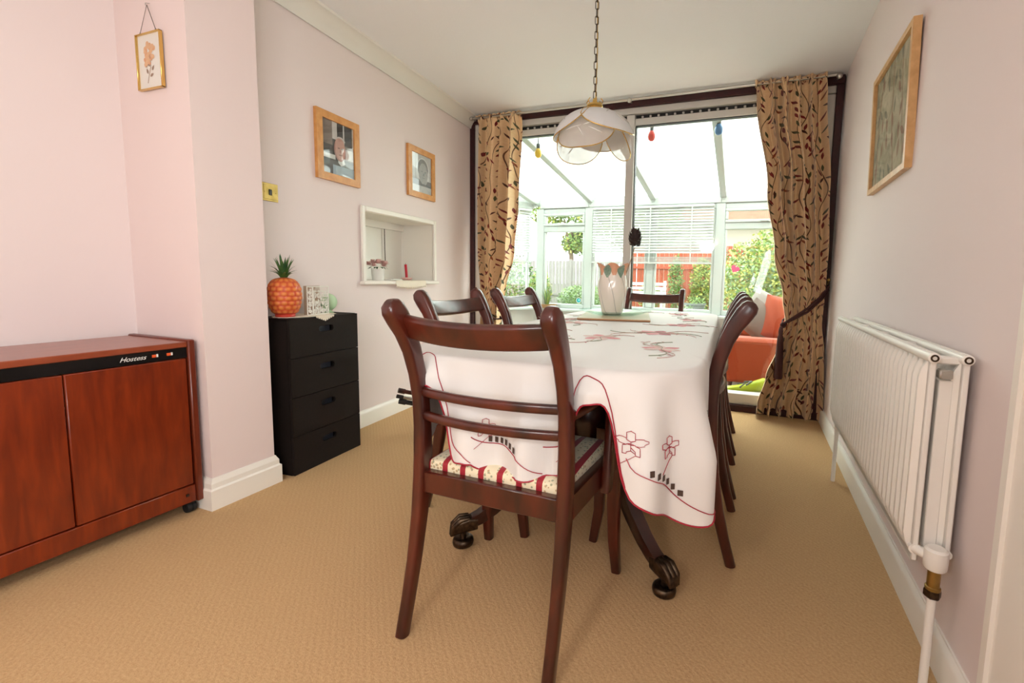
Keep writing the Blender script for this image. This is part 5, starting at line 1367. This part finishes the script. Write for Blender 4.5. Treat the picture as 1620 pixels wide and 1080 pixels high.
foliage('shrub', 'silvery low shrub in front of the white fence', 'shrub', (-4.0, 11.6, .4), (.75, .5, .38), 4200, .06, ['silver_leaf', 'bush_leaf'], 2, group='garden shrubs')
foliage('shrub', 'yellow-flecked upright shrub left of the silvery shrub', 'shrub', (-5.15, 11.3, .6), (.3, .3, .6), 2200, .07, ['bush_leaf', 'yellow_leaf'], 3, group='garden shrubs')
foliage('garden_tree', 'loose green tree behind the white fence', 'tree', (-6.6, 17.5, 3.2), (1.3, 1.1, .8), 7000, .16, ['tree_leaf', 'bush_leaf', 'yellow_leaf'], 4, trunk=(.14, 3.0), group='garden trees', blobs=[(-.9, 0, 3.6, .8), (.3, 0, 4.4, 1.), (1.0, 0, 3.2, .8), (.2, .2, 2.3, .55), (1.4, 0, 4.0, .7)])
foliage('garden_tree', 'pale yellow-green tree far behind the long slatted blind', 'tree', (-4.2, 20, 3.6), (1.8, 1.4, 1.5), 4000, .2, ['yellow_leaf', 'bush_leaf'], 5, trunk=(.16, 3.2), group='garden trees')
foliage('rose_bush', 'tall leafy rose bush outside the window beside the right curtain', 'bush', (.55, 8.9, 1.1), (.75, .6, .85), 6500, .08, ['bush_leaf', 'silver_leaf', 'yellow_leaf'], 6, group='rose bushes', blobs=[(-.35, 0, .8, .8), (.3, 0, 1.2, .9), (.0, .2, .5, .9), (.75, 0, .8, .9)])
foliage('rose_bush', 'yellow-tinged rose bush behind the leafy one near the orange fence', 'bush', (-.05, 11.0, 1.2), (.7, .6, .9), 5000, .09, ['yellow_leaf', 'bush_leaf'], 7, group='rose bushes', blobs=[(.2, 0, .9, 1), (.9, 0, 1.3, 1.1)])
foliage('climber', 'slender climbing plant in front of the orange fence', 'climber', (-1.62, 12.3, .9), (.20, .16, .75), 1300, .07, ['bush_leaf', 'hedge_leaf'], 8)
foliage('shrub', 'yellow-green shrub against the orange fence beside the white bench', 'shrub', (-2.35, 12.6, .5), (.32, .3, .42), 1500, .07, ['yellow_leaf', 'bush_leaf'], 9, group='garden shrubs')
foliage('shrub', 'leafy shrub beneath the orange fence near the right post', 'shrub', (-.98, 12.75, .8), (.30, .3, .85), 2400, .08, ['bush_leaf', 'yellow_leaf'], 10, group='garden shrubs')
# white slatted bench
be = thing('garden_bench', 'white slatted garden bench in front of the orange fence', 'bench', (-2.35, 11.2, .10))
for k in range(3): part(be, 'back_slat', 'white_wood', (-.62, .22, .50+k*.11), (.62, .245, .575+k*.11), .004)
for k in range(4): part(be, 'seat_slat', 'white_wood', (-.62, -.22+k*.11, .40), (.62, -.13+k*.11, .425), .004)
for x in (-.58, .58):
    part(be, 'rear_leg', 'white_wood', (x-.03, .225, 0), (x+.03, .27, .84), .004); part(be, 'front_leg', 'white_wood', (x-.03, -.24, 0), (x+.03, -.19, .60), .004); part(be, 'arm', 'white_wood', (x-.04, -.26, .60), (x+.04, .26, .63), .004)
def potted(label, c, r_, h, mat, lm, seed):
    t = thing('potted_plant', label, 'potted plant', c, group='pots on the terrace')
    q = MB(); q.lathe([(0, 0), (r_*.72, 0), (r_*.95, h*.88), (r_*1.05, h*.9), (r_*1.05, h), (r_*.93, h), (r_*.9, h*.85), (0, h*.85)], 24); q.build('pot', mat, t)
    rng = random.Random(seed); q = MB(); V = []; F = []
    for k in range(140):
        a = rng.uniform(0, 6.28); rr = r_*rng.uniform(0, 1.1); p = Vector((rr*math.cos(a), rr*math.sin(a), h*.85+rng.uniform(0, h*.5))); d = Vector((rng.uniform(-1, 1), rng.uniform(-1, 1), rng.uniform(0, 1))).normalized()*.08; s = Vector((-d.y, d.x, 0))*.3; o = len(V)
        V += [p, p+d*.5+s, p+d, p+d*.5-s]; F.append((o, o+1, o+2, o+3))
    q.add(V, F); f_ = q.build('leaves', lm, t, 0, fix=False); f_['kind'] = 'stuff'
    return t
potted('round grey pot with pale leaves on the lawn before the orange fence', (-1.10, 10.3, .10), .17, .20, 'pot_grey', 'silver_leaf', 1)
potted('large dark grey pot behind the small round grey pot', (-1.0, 11.2, .10), .26, .32, 'pot_grey', 'bush_leaf', 2)
potted('terracotta pot in front of the orange fence', (-.40, 12.6, .10), .22, .46, 'terracotta', 'bush_leaf', 3)
# neighbour's house: wall, roof, gutter
nh = thing('neighbour_house', 'neighbouring house with terracotta tiled roof seen above the rose bushes', 'house', (3.2, 19, 0))
part(nh, 'wall', 'pebble_dash', (-4.4, 0, 0), (6, 5, 3.30), 0)
q = MB(); q.add([(-4.8, -.5, 3.25), (6.4, -.5, 3.25), (6.4, 2.5, 5.6), (-4.8, 2.5, 5.6), (-4.8, 5.5, 3.25), (6.4, 5.5, 3.25)], [(0, 1, 2, 3), (3, 2, 5, 4), (0, 3, 4), (1, 5, 2), (0, 4, 5, 1)]); q.uv = [(0, 0), (11.2, 0), (11.2, 3.8), (0, 3.8), (0, 0), (11.2, 0)]; q.build('roof', 'roof_tiles', nh, 0)
q = MB(); q.tube([(-4.8, -.55, 3.24), (6.4, -.55, 3.24)], .07, 8); q.build('gutter', 'dark_timber', nh)
for x in (-3.2, -.6, 2.4):
    wf = part(nh, 'window_frame', 'white_wood', (x-.6, -.05, 1.0), (x+.6, .02, 2.3), .01); part(nh, 'window_pane', 'recess_blue', (x-.52, -.06, 1.08), (x+.52, -.045, 2.22), 0)
nw = thing('neighbour_house', 'pale pink neighbouring house beyond the tree and white fence', 'house', (-5.0, 29, 0))
part(nw, 'wall', 'pebble_dash', (-.3, 0, 0), (3.5, 5, 4.6), 0)
q = MB(); q.add([(-.7, -.4, 4.55), (3.9, -.4, 4.55), (3.9, 2.5, 6.6), (-.7, 2.5, 6.6), (-.7, 5.4, 4.55), (3.9, 5.4, 4.55)], [(0, 1, 2, 3), (3, 2, 5, 4), (0, 3, 4), (1, 5, 2), (0, 4, 5, 1)]); q.uv = [(0, 0), (4.6, 0), (4.6, 3.8), (0, 3.8), (0, 0), (4.6, 0)]; q.build('roof', 'roof_tiles', nw, 0)
